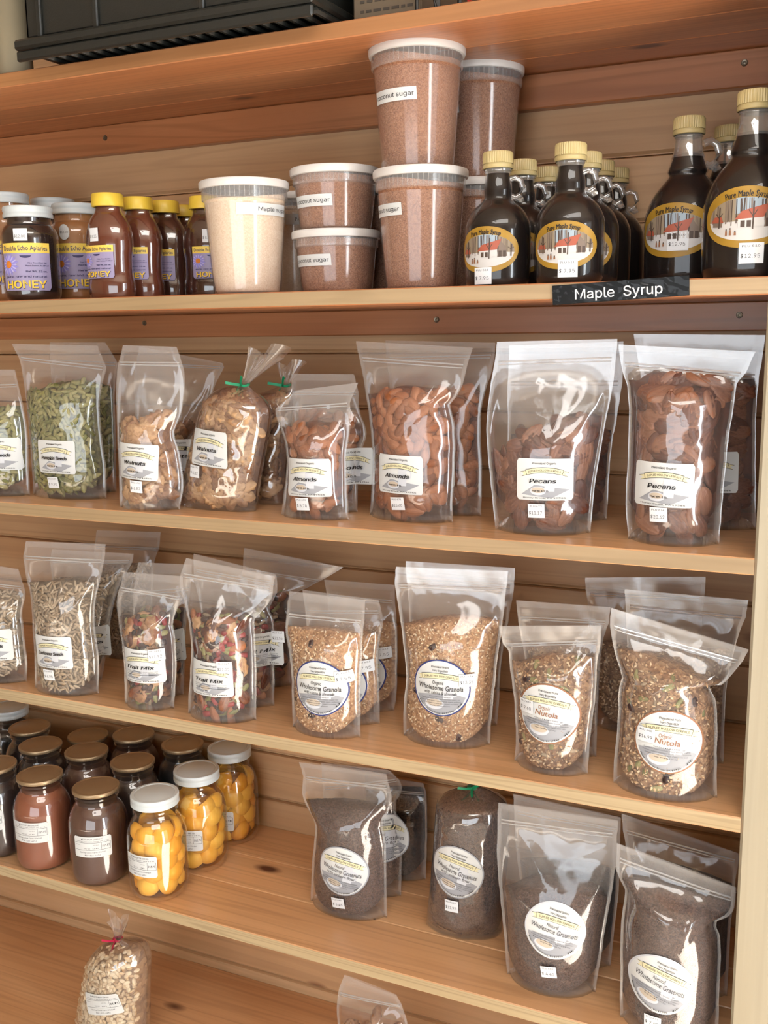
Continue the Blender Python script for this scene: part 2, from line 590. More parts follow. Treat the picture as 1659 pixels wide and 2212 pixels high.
def text2d(s, bold=0., shear=0., hand=False):
    bold = min(bold, .012) if not SANS or hand else bold
    key = (s, bold, shear, hand)
    if key in _TXT:
        return _TXT[key]
    c = bpy.data.curves.new('lettering', 'FONT')
    c.body = s
    c.size = 1.0
    if SANS and not hand:
        c.font = SANS
    c.resolution_u = 2
    c.align_x = 'CENTER'
    c.align_y = 'CENTER'
    c.offset = bold
    c.shear = shear
    o = bpy.data.objects.new('lettering', c)
    COL.objects.link(o)
    dg = bpy.context.evaluated_depsgraph_get()
    dg.update()
    me = o.evaluated_get(dg).to_mesh()
    n = len(me.vertices)
    co = np.empty(n * 3)
    me.vertices.foreach_get('co', co)
    V = co.reshape(-1, 3)[:, :2].copy()
    F = [tuple(p.vertices) for p in me.polygons]
    o.evaluated_get(dg).to_mesh_clear()
    bpy.data.objects.remove(o)
    bpy.data.curves.remove(c)
    if n:
        V -= (V.max(0) + V.min(0)) / 2 * np.array([1, 0])
    _TXT[key] = (V, F)
    return _TXT[key]


class Art:
    """flat artwork in label coordinates (metres), later laid onto a curved surface"""
    def __init__(self):
        self.it = []
        self.inks = []

    def put(self, V, F, ink, lay):
        if ink not in self.inks:
            self.inks.append(ink)
        self.it.append((np.asarray(V, float).reshape(-1, 2), F, self.inks.index(ink), lay))

    def text(self, s, x, y, size, ink='ink_black', bold=0., shear=0., rot=0., xs=1., w=None, lay=3, arc=None, under=None, hand=False, fat=0.):
        if fat:                      # heavier strokes: the same letters again, a hair aside
            self.text(s, x + fat, y, size, ink, bold, shear, rot, xs, w, lay, arc, under, hand)
            self.text(s, x + fat / 2, y, size, ink, bold, shear, rot, xs, w, lay, arc, under, hand)
        V, F = text2d(s, bold, shear, hand)
        if not len(V):
            return
        V = V * size
        V[:, 0] *= xs
        if w:
            ww = V[:, 0].max() - V[:, 0].min()
            V[:, 0] *= w / ww
        if arc:                      # letters bent over a circle through (x, y), centre below
            a = V[:, 0] / arc
            V = np.c_[(arc + V[:, 1]) * np.sin(a), (arc + V[:, 1]) * np.cos(a) - arc]
        if under:                    # letters along the bottom of a circle of that radius about the origin
            a = V[:, 0] / under
            V = np.c_[(under - V[:, 1]) * np.sin(a), -(under - V[:, 1]) * np.cos(a)]
        c, s_ = math.cos(rot), math.sin(rot)
        V = V @ np.array([[c, s_], [-s_, c]]) + np.array([x, y])
        self.put(V, F, ink, lay)

    def strip(self, A, B, ink, lay=1, n=None, m=1):
        """surface between two equally long polylines"""
        A, B = np.asarray(A, float), np.asarray(B, float)
        n = len(A)
        V = np.vstack([A + (B - A) * j / m for j in range(m + 1)])
        F = [(j * n + i, j * n + i + 1, (j + 1) * n + i + 1, (j + 1) * n + i) for j in range(m) for i in range(n - 1)]
        self.put(V, F, ink, lay)

    def quad(self, p, ink, lay=1, n=8, m=6):
        p = [np.array(q, float) for q in p]
        t = np.linspace(0, 1, n + 1)[:, None]
        self.strip(p[0] + (p[1] - p[0]) * t, p[3] + (p[2] - p[3]) * t, ink, lay, m=m)

    def rect(self, x0, x1, y0, y1, ink, lay=1, n=8, m=6):
        self.quad([(x0, y0), (x1, y0), (x1, y1), (x0, y1)], ink, lay, n, m)

    def disc(self, cx, cy, rx, ry, ink, lay=1, inner=0., seg=40, rings=5, a0=0., a1=2 * PI, rough=None):
        an = np.linspace(a0, a1, seg + 1)
        V, F = [], []
        for k in range(rings + 1):
            f = inner + (1 - inner) * k / rings
            q = f
            V.append(np.c_[cx + rx * q * np.cos(an), cy + ry * q * np.sin(an)])
        n = seg + 1
        F = [(k * n + i, k * n + i + 1, (k + 1) * n + i + 1, (k + 1) * n + i) for k in range(rings) for i in range(seg)]
        self.put(np.vstack(V), F, ink, lay)

    def line(self, pts, w, ink, lay=2):
        P = np.asarray(pts, float)
        out = []
        for a, b in zip(P[:-1], P[1:]):
            k = max(1, int(np.linalg.norm(b - a) / .006))
            out += [a + (b - a) * i / k for i in range(k)]
        P = np.array(out + [P[-1]])
        T = np.gradient(P, axis=0)
        T /= np.linalg.norm(T, axis=1)[:, None] + 1e-12
        Nn = np.c_[-T[:, 1], T[:, 0]] * w / 2
        self.strip(P - Nn, P + Nn, ink, lay)

    def roundrect(self, w, h, r, ink, lay=0, n=20, m=14):
        ys = np.linspace(-h / 2, h / 2, m + 1)
        xs = np.linspace(-1, 1, n + 1)
        V = []
        for y in ys:
            d = max(0, abs(y) - (h / 2 - r))
            half = w / 2 - r + math.sqrt(max(0, r * r - d * d))
            V.append(np.c_[xs * half, np.full(n + 1, y)])
        k = n + 1
        F = [(j * k + i, j * k + i + 1, (j + 1) * k + i + 1, (j + 1) * k + i) for j in range(m) for i in range(n)]
        self.put(np.vstack(V), F, ink, lay)

    def lay_on(self, f, name, parent, pname='printing', gap=.0002):
        """f(a, b, off) -> xyz on the surface. Layer 0 is the label itself, the rest its printing."""
        base, top = MB(), MB()
        binks, tinks = [], []
        for V, F, k, lay in self.it:
            P = f(V[:, 0], V[:, 1], .0004 + gap * lay)
            tgt, inks = (base, binks) if lay == 0 else (top, tinks)
            if self.inks[k] not in inks:
                inks.append(self.inks[k])
            tgt.add(P, F, inks.index(self.inks[k]))
        lab = base.build(name, binks, parent, True, None)
        if top.n:
            top.build(pname, tinks, lab, True, None)
        return lab


def art_ribbon(A, y, half, R, th, size):
    """cream banner with folded tails and the maker's name"""
    def arcpts(rr, h, n=18):
        a = np.linspace(-h, h, n) / R
        return np.c_[rr * np.sin(a), y + rr * np.cos(a) - R]
    for sg in (-1, 1):
        a = sg * half / R
        e = np.array([R * math.sin(a), y + R * math.cos(a) - R])
        d = np.array([math.cos(a), -math.sin(a)]) * sg
        up = np.array([math.sin(a), math.cos(a)])
        o = e - d * .004 - up * th * .5
        tail = [o, o + d * .010, o + d * .010 + up * th * .85, o + up * th * .85]
        A.quad([tail[0] - up * .0005 - d * .001, tail[1] - up * .0005 + d * .0008, tail[2] + up * .0005 + d * .0008, tail[3]], 'ink_black', 1, 3, 2)
        A.quad(tail, 'ink_cream', 2, 3, 2)
        mid = (tail[1] + tail[2]) / 2
        A.put([tail[1] + d * .0012 - up * .0006, mid - d * .003, tail[2] + d * .0012 + up * .0006], [(0, 2, 1)] if sg > 0 else [(0, 1, 2)], 'label_white', 3)
        A.quad([o - d * .0, o + d * .004, o + d * .004 + up * .0022, o + up * .0022], 'ink_black', 3, 2, 1)
    A.strip(arcpts(R - th / 2 - .0005, half + .0005), arcpts(R + th / 2 + .0005, half + .0005), 'ink_black', 4)
    A.strip(arcpts(R - th / 2, half), arcpts(R + th / 2, half), 'ink_cream', 5)
    A.text('SUPLEE HOLLOW CEREALS', 0, y - size * .0, size, 'ink_black', .006, 0, 0, w=half * 1.8, lay=6, arc=R)


def art_still_life(A, s=1., oy=0., ox=0.):
    """grey jug, cloth and bowl"""
    q = lambda x, y: (ox + x * s, oy + y * s)
    A.quad([q(-.026, -.018), q(.010, -.022), q(.030, -.012), q(-.010, -.006)], 'ink_grey', 1, 12, 6)
    A.quad([q(.002, -.014), q(.013, -.014), q(.014, .000), q(.001, .000)], 'ink_pale', 2, 4, 4)
    A.quad([q(.001, .000), q(.014, .000), q(.012, .008), q(.002, .009)], 'ink_pale', 2, 4, 3)
    A.disc(ox + .0145 * s, oy + .001 * s, .006 * s, .0065 * s, 'ink_pale', 2, .72, 20, 1)
    A.disc(ox + .007 * s, oy + .0085 * s, .0055 * s, .0014 * s, 'ink_grey', 3, 0, 18, 2)
    A.disc(ox - .006 * s, oy - .0135 * s, .0095 * s, .0052 * s, 'ink_pale', 3, 0, 24, 3)
    A.disc(ox - .006 * s, oy - .0125 * s, .0078 * s, .0034 * s, 'ink_tan', 4, 0, 24, 3)


def art_square(title, weight, extra=None):
    A = Art()
    A.roundrect(.066, .050, .002, 'label_white')
    art_still_life(A, 1., 0., -.001)
    A.text('Presoaked Organic', 0, .0195, .0048, bold=.008, w=.028)
    art_ribbon(A, .0115, .0215, .075, .0056, .0044)
    A.text(title, -.002, -.0015, .0098, bold=.004, shear=.18, fat=.0005, w=min(.046, .0046 * len(title) + .004), lay=7)
    if extra:
        for k in range(3):
            A.text(extra[k], 0, -.0075 - .0024 * k, .0026, 'ink_soft', w=.050, lay=7)
        A.text(weight, -.008, -.0165, .0036, bold=.02, w=.012, lay=7)
    else:
        A.text(weight, -.004, -.0135, .0040, bold=.02, w=.020, lay=7)
    A.text('Honey Brook, PA 19344', 0, -.0218, .0030, bold=.01, w=.050, lay=7)
    return A


def art_round(first, second, sub, title, sub2, border, ink, lines, jug=1.):
    A = Art()
    r = .0385
    A.disc(0, 0, r, r, border, 0, 0, 48, 8)
    A.disc(0, 0, r * .955, r * .955, 'label_white', 1, 0, 48, 8)
    # cloth and bowl at the foot of the disc
    an = np.linspace(PI * 1.12, PI * 1.88, 20)
    arc = np.c_[np.cos(an), np.sin(an)] * r * .90
    top = np.c_[arc[:, 0], np.interp(arc[:, 0], [-.036, -.016, .016, .036], [-.013, -.009, -.006, -.013])]
    A.strip(arc, np.maximum(top, arc), 'ink_grey', 2, m=5)
    A.quad([(.004, -.014), (.017, -.014), (.018, .004), (.003, .004)], 'ink_pale', 3, 4, 4)
    A.disc(.018, -.003, .0065, .008, 'ink_pale', 3, .72, 20, 1)
    A.quad([(.003, .004), (.018, .004), (.015, .012), (.005, .012)], 'ink_pale', 3, 4, 3)
    A.disc(-.008, -.0215, .013, .0072, 'ink_pale', 4, 0, 28, 3)
    A.disc(-.008, -.020, .0108, .0048, 'ink_tan', 5, 0, 28, 3)
    A.text(first, 0, .0288, .0050, bold=.012, w=.024, lay=7)
    A.text(second, 0, .0238, .0050, bold=.012, w=.021, lay=7)
    art_ribbon(A, .0165, .0255, .11, .0066, .0052)
    A.text(sub, -.003, .0072, .0070, ink, .004, .10, w=.015, lay=7, hand=True)
    A.text(title, 0, .0002, .0098, ink, .006, .12, w=min(.060, .0048 * len(title)), lay=7, rot=-.02, hand=True)
    if sub2:
        A.text(sub2, 0, -.0066, .0066, ink, .002, .10, w=.044, lay=7, rot=-.02, hand=True)
    y0 = -.0115 if sub2 else -.0068
    for k, s in enumerate(lines):
        A.text(s, 0, y0 - .0030 * k, .0026, 'ink_soft', .006, w=(.030, .052, .054, .048, .026)[k], lay=7)
    A.text('Road  -  Honey Brook, PA 19344  -  (717)', 0, 0, .0040, bold=.012, w=.068, lay=7, under=r * .885)
    return A


def art_price(a, b, w=.020, h=.017):
    A = Art()
    A.rect(-w / 2, w / 2, -h / 2, h / 2, 'price_white', 0, 6, 5)
    A.text(a, -.0005, h * .34, .0040, 'ink_black', .0, w=w * .72, lay=1)
    A.text(b, -.001, -h * .14, .0078, 'ink_black', -.004, w=w * (.78 if len(b) > 5 else .62), lay=1)
    return A


def art_tape(s, w, h=.0145, tx=0., tw=None, size=.0098):
    A = Art()
    A.rect(-w / 2, w / 2, -h / 2, h / 2, 'label_white', 0, 16, 3)
    A.text(s, tx, 0, size, 'ink_black', .004, w=tw or w * .9, lay=1)
    return A


def art_honey(s=1.):
    A = Art()
    w, h = .074 * s, .067 * s
    A.roundrect(w, h, .003 * s, 'label_lilac')
    A.rect(-w / 2, w / 2, h * .29, h * .5, 'label_yellow', 1, 14, 3)
    A.text('Double Echo Apiaries', 0, h * .385, .0094 * s, 'ink_navy', .012, -.06, w=w * .90, lay=2, hand=True)
    # aster, cut by the label's left edge
    cx, cy = -w * .33, h * .05
    for k in range(26):
        a = 2 * PI * k / 26
        L = .0165 * s * (1 if k % 2 else .85)
        p = np.array([math.cos(a), math.sin(a)])
        t = np.array([-p[1], p[0]]) * .0017 * s
        c = np.array([cx, cy])
        q = [c + p * .003 * s - t * .5, c + p * L * .7 - t, c + p * L, c + p * L * .7 + t, c + p * .003 * s + t * .5]
        q = [np.array([max(v[0], -w / 2 + .0004), v[1]]) for v in q]
        A.put(q, [(0, 1, 2, 3, 4)], 'ink_petal' if k % 2 else 'ink_petal_light', 2 + k % 2)
    A.disc(cx, cy, .0052 * s, .0052 * s, 'ink_orange', 5, 0, 16, 2)
    A.disc(w * .02, h * .235, .008 * s, .0035 * s, 'ink_navy', 2, 0, 16, 2, PI, 2 * PI)
    for k, (t, ww) in enumerate((('244 Trout Run Rd.', .030), ('Peach Bottom, PA 17563', .036))):
        A.text(t, w * .24, h * (.08 - .06 * k), .0034 * s, 'ink_navy', .012, w=ww * s * .9, lay=3)
    A.text('Net Wt. 22 oz.', w * .22, h * -.10, .0046 * s, 'ink_navy', .016, w=.030 * s, lay=3)
    A.text('pure, raw and natural', 0, h * -.205, .0056 * s, 'ink_navy', .008, w=w * .82, lay=3)
    A.text('HONEY', .0006, h * -.375 - .0004, .0205 * s, 'ink_navy', .028, w=w * .80, lay=3)
    A.text('HONEY', 0, h * -.37, .0200 * s, 'ink_honey', .020, w=w * .79, lay=4)
    return A


def art_syrup(w=.074, h=.052):
    A = Art()
    a, b = w / 2, h / 2
    A.disc(0, 0, a, b, 'label_gold', 0, 0, 48, 8)
    ia, ib = a * .86, b * .70
    cy = -b * .06
    x = np.linspace(-ia * .995, ia * .995, 33)
    up = cy + ib * np.sqrt(1 - (x / ia) ** 2)
    dn = cy - ib * np.sqrt(1 - (x / ia) ** 2)
    hz = np.clip(np.full_like(x, cy - ib * .10), dn, up)
    A.strip(np.c_[x, dn], np.c_[x, hz], 'ink_snow', 1, m=4)
    A.strip(np.c_[x, hz], np.c_[x, up], 'ink_forest', 1, m=4)
    sk = (x > -ia * .30) & (x < ia * .45)
    A.strip(np.c_[x[sk], np.minimum(hz[sk] + ib * .35, up[sk])], np.c_[x[sk], up[sk]], 'ink_sky', 2, m=2)
    rnd = random.Random(3)
    for k in range(26):
        tx = rnd.uniform(-.93, .93) * ia
        top = cy + ib * math.sqrt(1 - (tx / ia) ** 2) * .96
        bot = max(cy - ib * rnd.uniform(.05, .30), cy - ib * math.sqrt(1 - (tx / ia) ** 2) * .9)
        if -ia * .25 < tx < ia * .4 and k % 3:
            bot = cy + ib * .3
        A.line([(tx, bot), (tx + rnd.uniform(-.0006, .0006), top)], rnd.choice((.0005, .0008, .0012)) * w / .074, 'ink_bark' if k % 2 else 'ink_barn', 3)
    # sugar house, small cabin
    u = ia
    A.quad([(-.18 * u, cy - .40 * ib), (.42 * u, cy - .36 * ib), (.42 * u, cy + .06 * ib), (-.18 * u, cy + .0 * ib)], 'ink_snow', 4, 6, 3)
    A.quad([(.42 * u, cy - .40 * ib), (.74 * u, cy - .34 * ib), (.70 * u, cy + .20 * ib), (.50 * u, cy + .66 * ib)], 'ink_barn', 4, 4, 4)
    A.quad([(-.26 * u, cy - .02 * ib), (.40 * u, cy + .05 * ib), (.56 * u, cy + .70 * ib), (-.10 * u, cy + .36 * ib)], 'ink_roof', 5, 8, 5)
    for k, xx in enumerate((-.12, .02, .46, .60)):
        A.rect(xx * u, (xx + .10) * u, cy - .38 * ib, cy - (.08 if k < 2 else .0) * ib, 'ink_bark', 5, 1, 2)
    A.quad([(-.86 * u, cy - .30 * ib), (-.58 * u, cy - .34 * ib), (-.58 * u, cy - .08 * ib), (-.86 * u, cy - .08 * ib)], 'ink_barn', 4, 3, 2)
    A.quad([(-.92 * u, cy - .10 * ib), (-.54 * u, cy - .14 * ib), (-.60 * u, cy + .14 * ib), (-.80 * u, cy + .16 * ib)], 'ink_roof', 5, 3, 2)
    for tx, tw in ((-.66, .0011), (.16, .0011), (.86, .0013)):
        A.line([(tx * u, cy - .52 * ib * (1 - abs(tx) * .4)), (tx * u + .0006, cy + .80 * ib * math.sqrt(1 - tx * tx))], tw * w / .074, 'ink_bark', 6)
        for sgn in (-1, 1):
            A.line([(tx * u, cy + .10 * ib), (tx * u + sgn * .10 * u, cy + .42 * ib * math.sqrt(1 - tx * tx))], .0006 * w / .074, 'ink_bark', 6)
    for px_, hh in ((-.46, .30), (-.36, .34), (-.24, .20)):
        A.quad([(px_ * u - .0012, cy - .74 * ib), (px_ * u + .0012, cy - .74 * ib), (px_ * u + .0009, cy - (.74 - hh * .75) * ib), (px_ * u - .0009, cy - (.74 - hh * .75) * ib)], 'ink_brown', 6, 1, 2)
        A.disc(px_ * u, cy - (.74 - hh * .9) * ib, .0008, .0009, 'ink_bark', 6, 0, 8, 1)
    A.text('Pure Maple Syrup', 0, b * .755, .0066 * w / .074, 'ink_black', 0., .14, w=w * .46, fat=.0003, lay=4, arc=a * 1.6, hand=True)
    return A


def art_market(top, price, w=.056, h=.034):
    A = Art()
    A.roundrect(w, h, .002, 'label_white')
    A.text(top, 0, h * .39, .0046, 'ink_soft', .006, w=w * .56, lay=1)
    A.text('Tomatoes, cane sugar, vinegar, salt, spices' if 'KETCHUP' in top else 'Ingredients', 0, h * .28, .0024, 'ink_soft', .004, w=w * .86, lay=1)
    for y in (.21, -.14):
        A.line([(-w * .47, h * y), (w * .47, h * y)], .00045, 'ink_black', 1)
    A.text('NET WT.', -w * .38, h * .10, .0022, 'ink_soft', w=w * .14, lay=1)
    A.text('UNIT PRICE', w * .10, h * .10, .0022, 'ink_soft', w=w * .14, lay=1)
    A.text('32 OZ    13.75', -w * .02, h * -.06, .0030, 'ink_soft', .008, w=w * .36, lay=1)
    for xx in (.24, .47):
        A.line([(w * xx, h * .21), (w * xx, h * -.14)], .0004, 'ink_black', 1)
    A.text(price, w * .355, h * .03, .0062, 'ink_black', .008, w=w * .19, lay=1)
    A.text('Spring Cove Farm Market', 0, h * -.25, .0040, 'ink_soft', .006, w=w * .66, lay=1)
    A.text('717-322-4132', 0, h * -.39, .0040, 'ink_soft', .006, w=w * .40, lay=1)
    return A


def wrap(rfun, az, zc, sx=1., sy=1., rot=0.):
    """label plane onto a round body; az = direction of the label's middle, from -y towards +x"""
    c, s = math.cos(rot), math.sin(rot)

    def f(a, b, off):
        a, b = a * c - b * s, a * s + b * c
        z = zc + b
        r = np.array([rfun(q) for q in z])
        t = az + a / r
        r = r + off
        return np.c_[r * np.sin(t) * sx, -r * np.cos(t) * sy, z]
    return f

# ---------------------------------------------------------------- large structure
S1, S2, S3, S4, S5, S6 = 1.9547, 1.6499, 1.3551, 1.0575, .7501, .442
DW, TH = .2877, .0187
XP = -.0856          # inner edge of the right-hand post
XL = -2.5


def struct(name, mb, mats, sharp=30):
    o = mb.build(name, mats, None, True, sharp)
    o['kind'] = 'structure'
    return o


m = MB(); m.box(-3.2, 2.3, -3.9, .32, -.05, 0.); struct('floor', m, 'room_floor')
m = MB(); m.box(-3.2, 2.3, -3.9, .32, 2.68, 2.72); struct('ceiling', m, 'room_ceiling')
m = MB(); m.box(-3.25, -3.2, -3.95, .32, -.05, 2.72); struct('wall_left', m, 'room_wall')
m = MB()
m.box(2.3, 2.35, -3.95, -2.15, 0, 2.72); m.box(2.3, 2.35, -.45, .32, 0, 2.72); m.box(2.3, 2.35, -2.15, -.45, 2.35, 2.72)
struct('wall_right', m, 'room_wall')
m = MB()
m.box(-3.2, -1.55, -3.95, -3.9, 0, 2.72); m.box(1.15, 2.3, -3.95, -3.9, 0, 2.72)
m.box(-1.55, 1.15, -3.95, -3.9, 0, .20); m.box(-1.55, 1.15, -3.95, -3.9, 2.05, 2.72)
struct('wall_front', m, 'room_wall')
m = MB(); m.box(-3.2, 2.3, DW + .014, .32, 0, 2.68)
wall = struct('wall_back', m, 'pine_wall')
# tongue and groove boards: proud faces with sloped edges and a narrow recessed tongue line
PITCH = .0851
z = 1.8225 - 18 * PITCH
k = 0
while z < 2.66:
    z1 = min(z + PITCH, 2.67)
    g = .0035
    prof = [(DW + .014, z), (DW + .004, z + .0006), (DW + .0036, z + .0022), (DW, z + g + .0025), (DW, z1 - .0022), (DW + .004, z1 - .0006), (DW + .014, z1)]
    V = [(x, y, zz) for x in (-3.2, 2.3) for y, zz in prof]
    n = len(prof)
    F = [(i, i + n, i + n + 1, i + 1) for i in range(n - 1)]
    o = obj('plank', V, F, 'pine_wall', wall, sharp=20)
    z = z1
    k += 1
m = MB()
m.box(2.292, 2.36, -2.15, -2.08, 0, 2.35); m.box(2.292, 2.36, -.52, -.45, 0, 2.35); m.box(2.292, 2.36, -2.08, -.52, 2.28, 2.35); m.box(2.30, 2.35, -2.08, -.52, 0, .10)
dr = struct('door_1', m, 'door_white')
m = MB(); m.box(2.322, 2.328, -2.08, -.52, .10, 2.28); m.build('pane', 'pane_glass', dr)
m = MB(); m.box(2.27, 2.30, -2.06, -2.04, .98, 1.12); m.build('handle', 'screw_steel', dr)
m = MB()
for x in (-1.55, -.24, 1.09):
    m.box(x, x + .06, -3.96, -3.89, .20, 2.05)
m.box(-1.55, 1.15, -3.96, -3.89, .20, .26); m.box(-1.55, 1.15, -3.96, -3.89, 1.99, 2.05)
wd = struct('fill_window_1', m, 'door_white')  # unseen window, added and sized for the front fill light
for x0, x1 in ((-1.49, -.24), (-.18, 1.09)):
    m = MB(); m.box(x0, x1, -3.93, -3.924, .26, 1.99); m.build('pane', 'pane_glass', wd)
m = MB(); m.box(-.40, .80, -2.0, -1.4, 2.64, 2.68); fx = m.build('ceiling_light', 'door_white')
fx['label'] = 'shallow white ceiling light panel above the shop floor'; fx['category'] = 'ceiling light'

# the shelving unit: boards in three planks each, ledgers on the wall, post at the right end
unit = thing('shelving_unit', 'tall pine shelving unit of six shelves against the boarded wall', 'shelf', (0, 0, 0))


def board(zt, seams, y0=0., mats=('pine_shelf', 'pine_edge')):
    ys = [y0] + seams + [DW]
    parts = []
    for i, (a, b) in enumerate(zip(ys[:-1], ys[1:])):
        a2, b2 = a + (.0006 if i else 0), b - (.0006 if i < len(ys) - 2 else 0)
        mb = MB()
        e = .0012
        prof = [(a2, zt - TH + e), (a2, zt - e), (a2 + e, zt), (b2 - e, zt), (b2, zt - e), (b2, zt - TH + e), (b2 - e, zt - TH), (a2 + e, zt - TH)]
        n = len(prof)
        V = [(x, y, zz) for x in (XL, XP) for y, zz in prof]
        F = [(j, (j + 1) % n, (j + 1) % n + n, j + n) for j in range(n)] + [tuple(range(n))[::-1], tuple(range(n, 2 * n))]
        M = [1 if (i == 0 and j == 0) else 0 for j in range(n)] + [0, 0]
        mb.add(V, F)
        mb.M = M
        if b > .02:                       # the board runs on behind the post to the side panel
            mb.box(XP - .0005, XP + .0535, max(a2, .0188), b2, zt - TH + .0001, zt - .0001)
        parts.append(mb)
    sh = parts[0].build('shelf_board', list(mats), unit, True, 30)
    for p in parts[1:]:
        p.build('plank', list(mats), sh, True, 30)
    return sh


for zt, seams in ((S1, [.105, .19]), (S2, [.10, .185]), (S3, []), (S4, []), (S5, [.1015, .187]), (S6, [])):
    board(zt, seams, 0., ('pine_shelf_orange', 'pine_edge_orange_dim') if zt == S1 else ('pine_shelf_orange', 'pine_edge_dim') if zt == S2 else ('pine_shelf', 'pine_edge_dim') if zt == S3 else ('pine_shelf', 'pine_edge'))  # darker pine on upper boards, so the fall-off of light is in the colour
for zt, h in ((S1, .045), (S2, .0375), (S3, .040), (S6, .04)):
    mb = MB(); mb.box(XL, XP, DW - .02, DW, zt - TH - h, zt - TH - .0004, 0, .0015)
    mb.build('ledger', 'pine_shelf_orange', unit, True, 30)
mb = MB(); mb.box(XP, XP + .089, -.0004, .0186, .02, 2.66, 0, .003); mb.build('post', 'pine_post', unit, True, 30)
mb = MB(); mb.box(XP + .054, XP + .072, .0188, DW, .02, 2.66); mb.build('side_panel', 'pine_wall', unit, True, 30)
mb = MB(); mb.box(XL - .018, XL, 0, DW, .02, 2.66); mb.build('side_panel', 'pine_wall', unit, True, 30)


def screw(x, y, zz, nrm='y'):
    mb = MB()
    mb.lathe([(0, .0008), (.0018, .0004), (.0019, .0014), (.0036, .0017), (.0042, .0006), (.0042, 0)], 14)
    o = mb.build('screw', 'screw_steel', unit)
    o.location = (x, y, zz)
    o.rotation_euler = (PI / 2, 0, 0)


for x, zz in ((-.139, 1.614), (-.147, 1.919), (-1.136, 1.916), (-1.077, 1.618), (-.556, 1.615)):
    screw(x, DW - .02, zz)

# hanging sign on the edge of the syrup shelf
sg = thing('shelf_sign', 'black shelf sign reading Maple Syrup in white letters on the shelf edge', 'sign', (-.237, -.001, 1.6395))
sg.rotation_euler = (0, math.radians(-2.6), 0)
rs = np.random.RandomState(4)
nx, nz = 48, 10
xs, zs = np.linspace(-.0735, .0735, nx + 1), np.linspace(-.0105, .0105, nz + 1)
mb = MB(); mb.box(-.0735, .0735, -.0016, 0, -.0105, .0105, 0, .0004); mb.build('card', 'sign_black', sg)
A = Art(); A.text('Maple  Syrup', -.001, -.0008, .0205, 'ink_white', .004, w=.094, lay=0)
A.lay_on(lambda a, b, off: np.c_[a, np.full_like(a, -.0018), b], 'lettering', sg)
X, Zg = np.meshgrid(xs, zs)
Y = -.0026 - .0008 * np.sin(X * 180 + Zg * 300) * np.cos(Zg * 260 + X * 70) - .0006 * rs.rand(*X.shape)
V = np.c_[X.ravel(), Y.ravel(), Zg.ravel()]
F = [(j * (nx + 1) + i, j * (nx + 1) + i + 1, (j + 1) * (nx + 1) + i + 1, (j + 1) * (nx + 1) + i) for j in range(nz) for i in range(nx)]
obj('plastic_sleeve', V, F, 'sign_film', sg)

# ---------------------------------------------------------------- on the top shelf
cr = thing('plastic_crate', 'large black plastic crate standing on the top shelf', 'crate', (-.80, .10, S1))
mb = MB()
mb.box(-.218, .205, -.125, -.119, .030, .30, 0, .002); mb.box(-.218, .205, .150, .156, .030, .30, 0, .002)
mb.box(-.218, -.212, -.125, .156, .030, .30, 0, .002); mb.box(.199, .205, -.125, .156, .030, .30, 0, .002)
mb.box(-.218, .205, -.125, .156, .024, .030)
mb.build('body', 'crate_plastic', cr)
mb = MB()
mb.box(-.230, .216, -.138, .168, .014, .027, 0, .003)
mb.build('bottom_rim', 'crate_plastic', cr)
mb = MB()
for x in (-.192, -.1, .06, .176):
    mb = MB(); mb.box(x - .004, x + .004, -.130, -.1245, .0275, .30, 0, .0015); mb.build('rib', 'crate_plastic', cr)
mb = MB(); mb.box(-.221, .208, -.129, -.1245, .105, .113, 0, .002); mb.build('rib', 'crate_plastic', cr)
for j in range(22):
    mb = MB()
    x = -.216 + j * .0195
    mb.tube([(x, -.132, .006), (x + .016, -.118, .010), (x + .02, .15, .010)], .0042, 6)
    mb.build('lattice_bar', 'crate_plastic', cr)
for y_ in (-.136, .142):
    mb = MB(); mb.box(-.228, .214, y_, y_ + .007, .0, .013, 0, .002); mb.build('runner', 'crate_plastic', cr)
cb = thing('cardboard_box', 'brown printed cardboard box in shade beside the black crate', 'box', (-.535, .16, S1))
mb = MB(); mb.box(-.036, .052, -.12, .09, .0, .20, 0, .002); mb.build('carton', 'cardboard', cb)
mb = MB()
rnd = random.Random(5)
for r_ in range(5):
    x = -.026
    while x < .04:
        w_ = rnd.uniform(.004, .010)
        mb.box(x, x + w_, -.1206, -.1201, .006 + .011 * r_, .009 + .011 * r_)
        x += w_ + .003
mb.build('printing', 'cardboard_ink', cb)
wb = thing('wire_basket', 'black wire basket right of the cardboard box on the top shelf', 'basket', (-.468, .13, S1))
mb = MB()
for zz in (.003, .08, .16):
    mb.tube([(-.012, -.11, zz), (.014, -.11, zz), (.014, .12, zz), (-.012, .12, zz)], .0022, 6, closed=True)
mb.build('hoop', 'wire_black', wb)
for x, y in ((-.012, -.11), (.014, -.11), (.014, -.04), (.014, .04), (.014, .12)):
    mb = MB(); mb.tube([(x, y, 0.003), (x, y, .16)], .0022 if x < .0 else .003, 6); mb.build('upright', 'wire_black', wb)
mb = MB(); mb.tube([(-.012, -.112, .075), (.014, -.112, .006)], .0016, 6); mb.tube([(-.004, -.112, .075), (.012, -.112, .004)], .0014, 6); mb.build('brace', 'wire_black', wb)
rl = thing('paper_roll', 'pale upright roll left of the black crate on the top shelf', 'roll', (-1.105, .045, S1 + .0))
mb = MB(); mb.lathe([(0, .006), (.022, .006), (.0235, .009), (.0235, .24), (.022, .243), (0, .243)], 32); mb.build('sheet', 'paper_roll', rl)
mb = MB(); mb.lathe([(0, 0), (.019, 0), (.019, .006), (0, .006)], 24); mb.build('core', 'cardboard', rl)
rc = thing('red_cord', 'short red cord hanging over the edge of the top shelf', 'cord', (-.412, .0, S1))
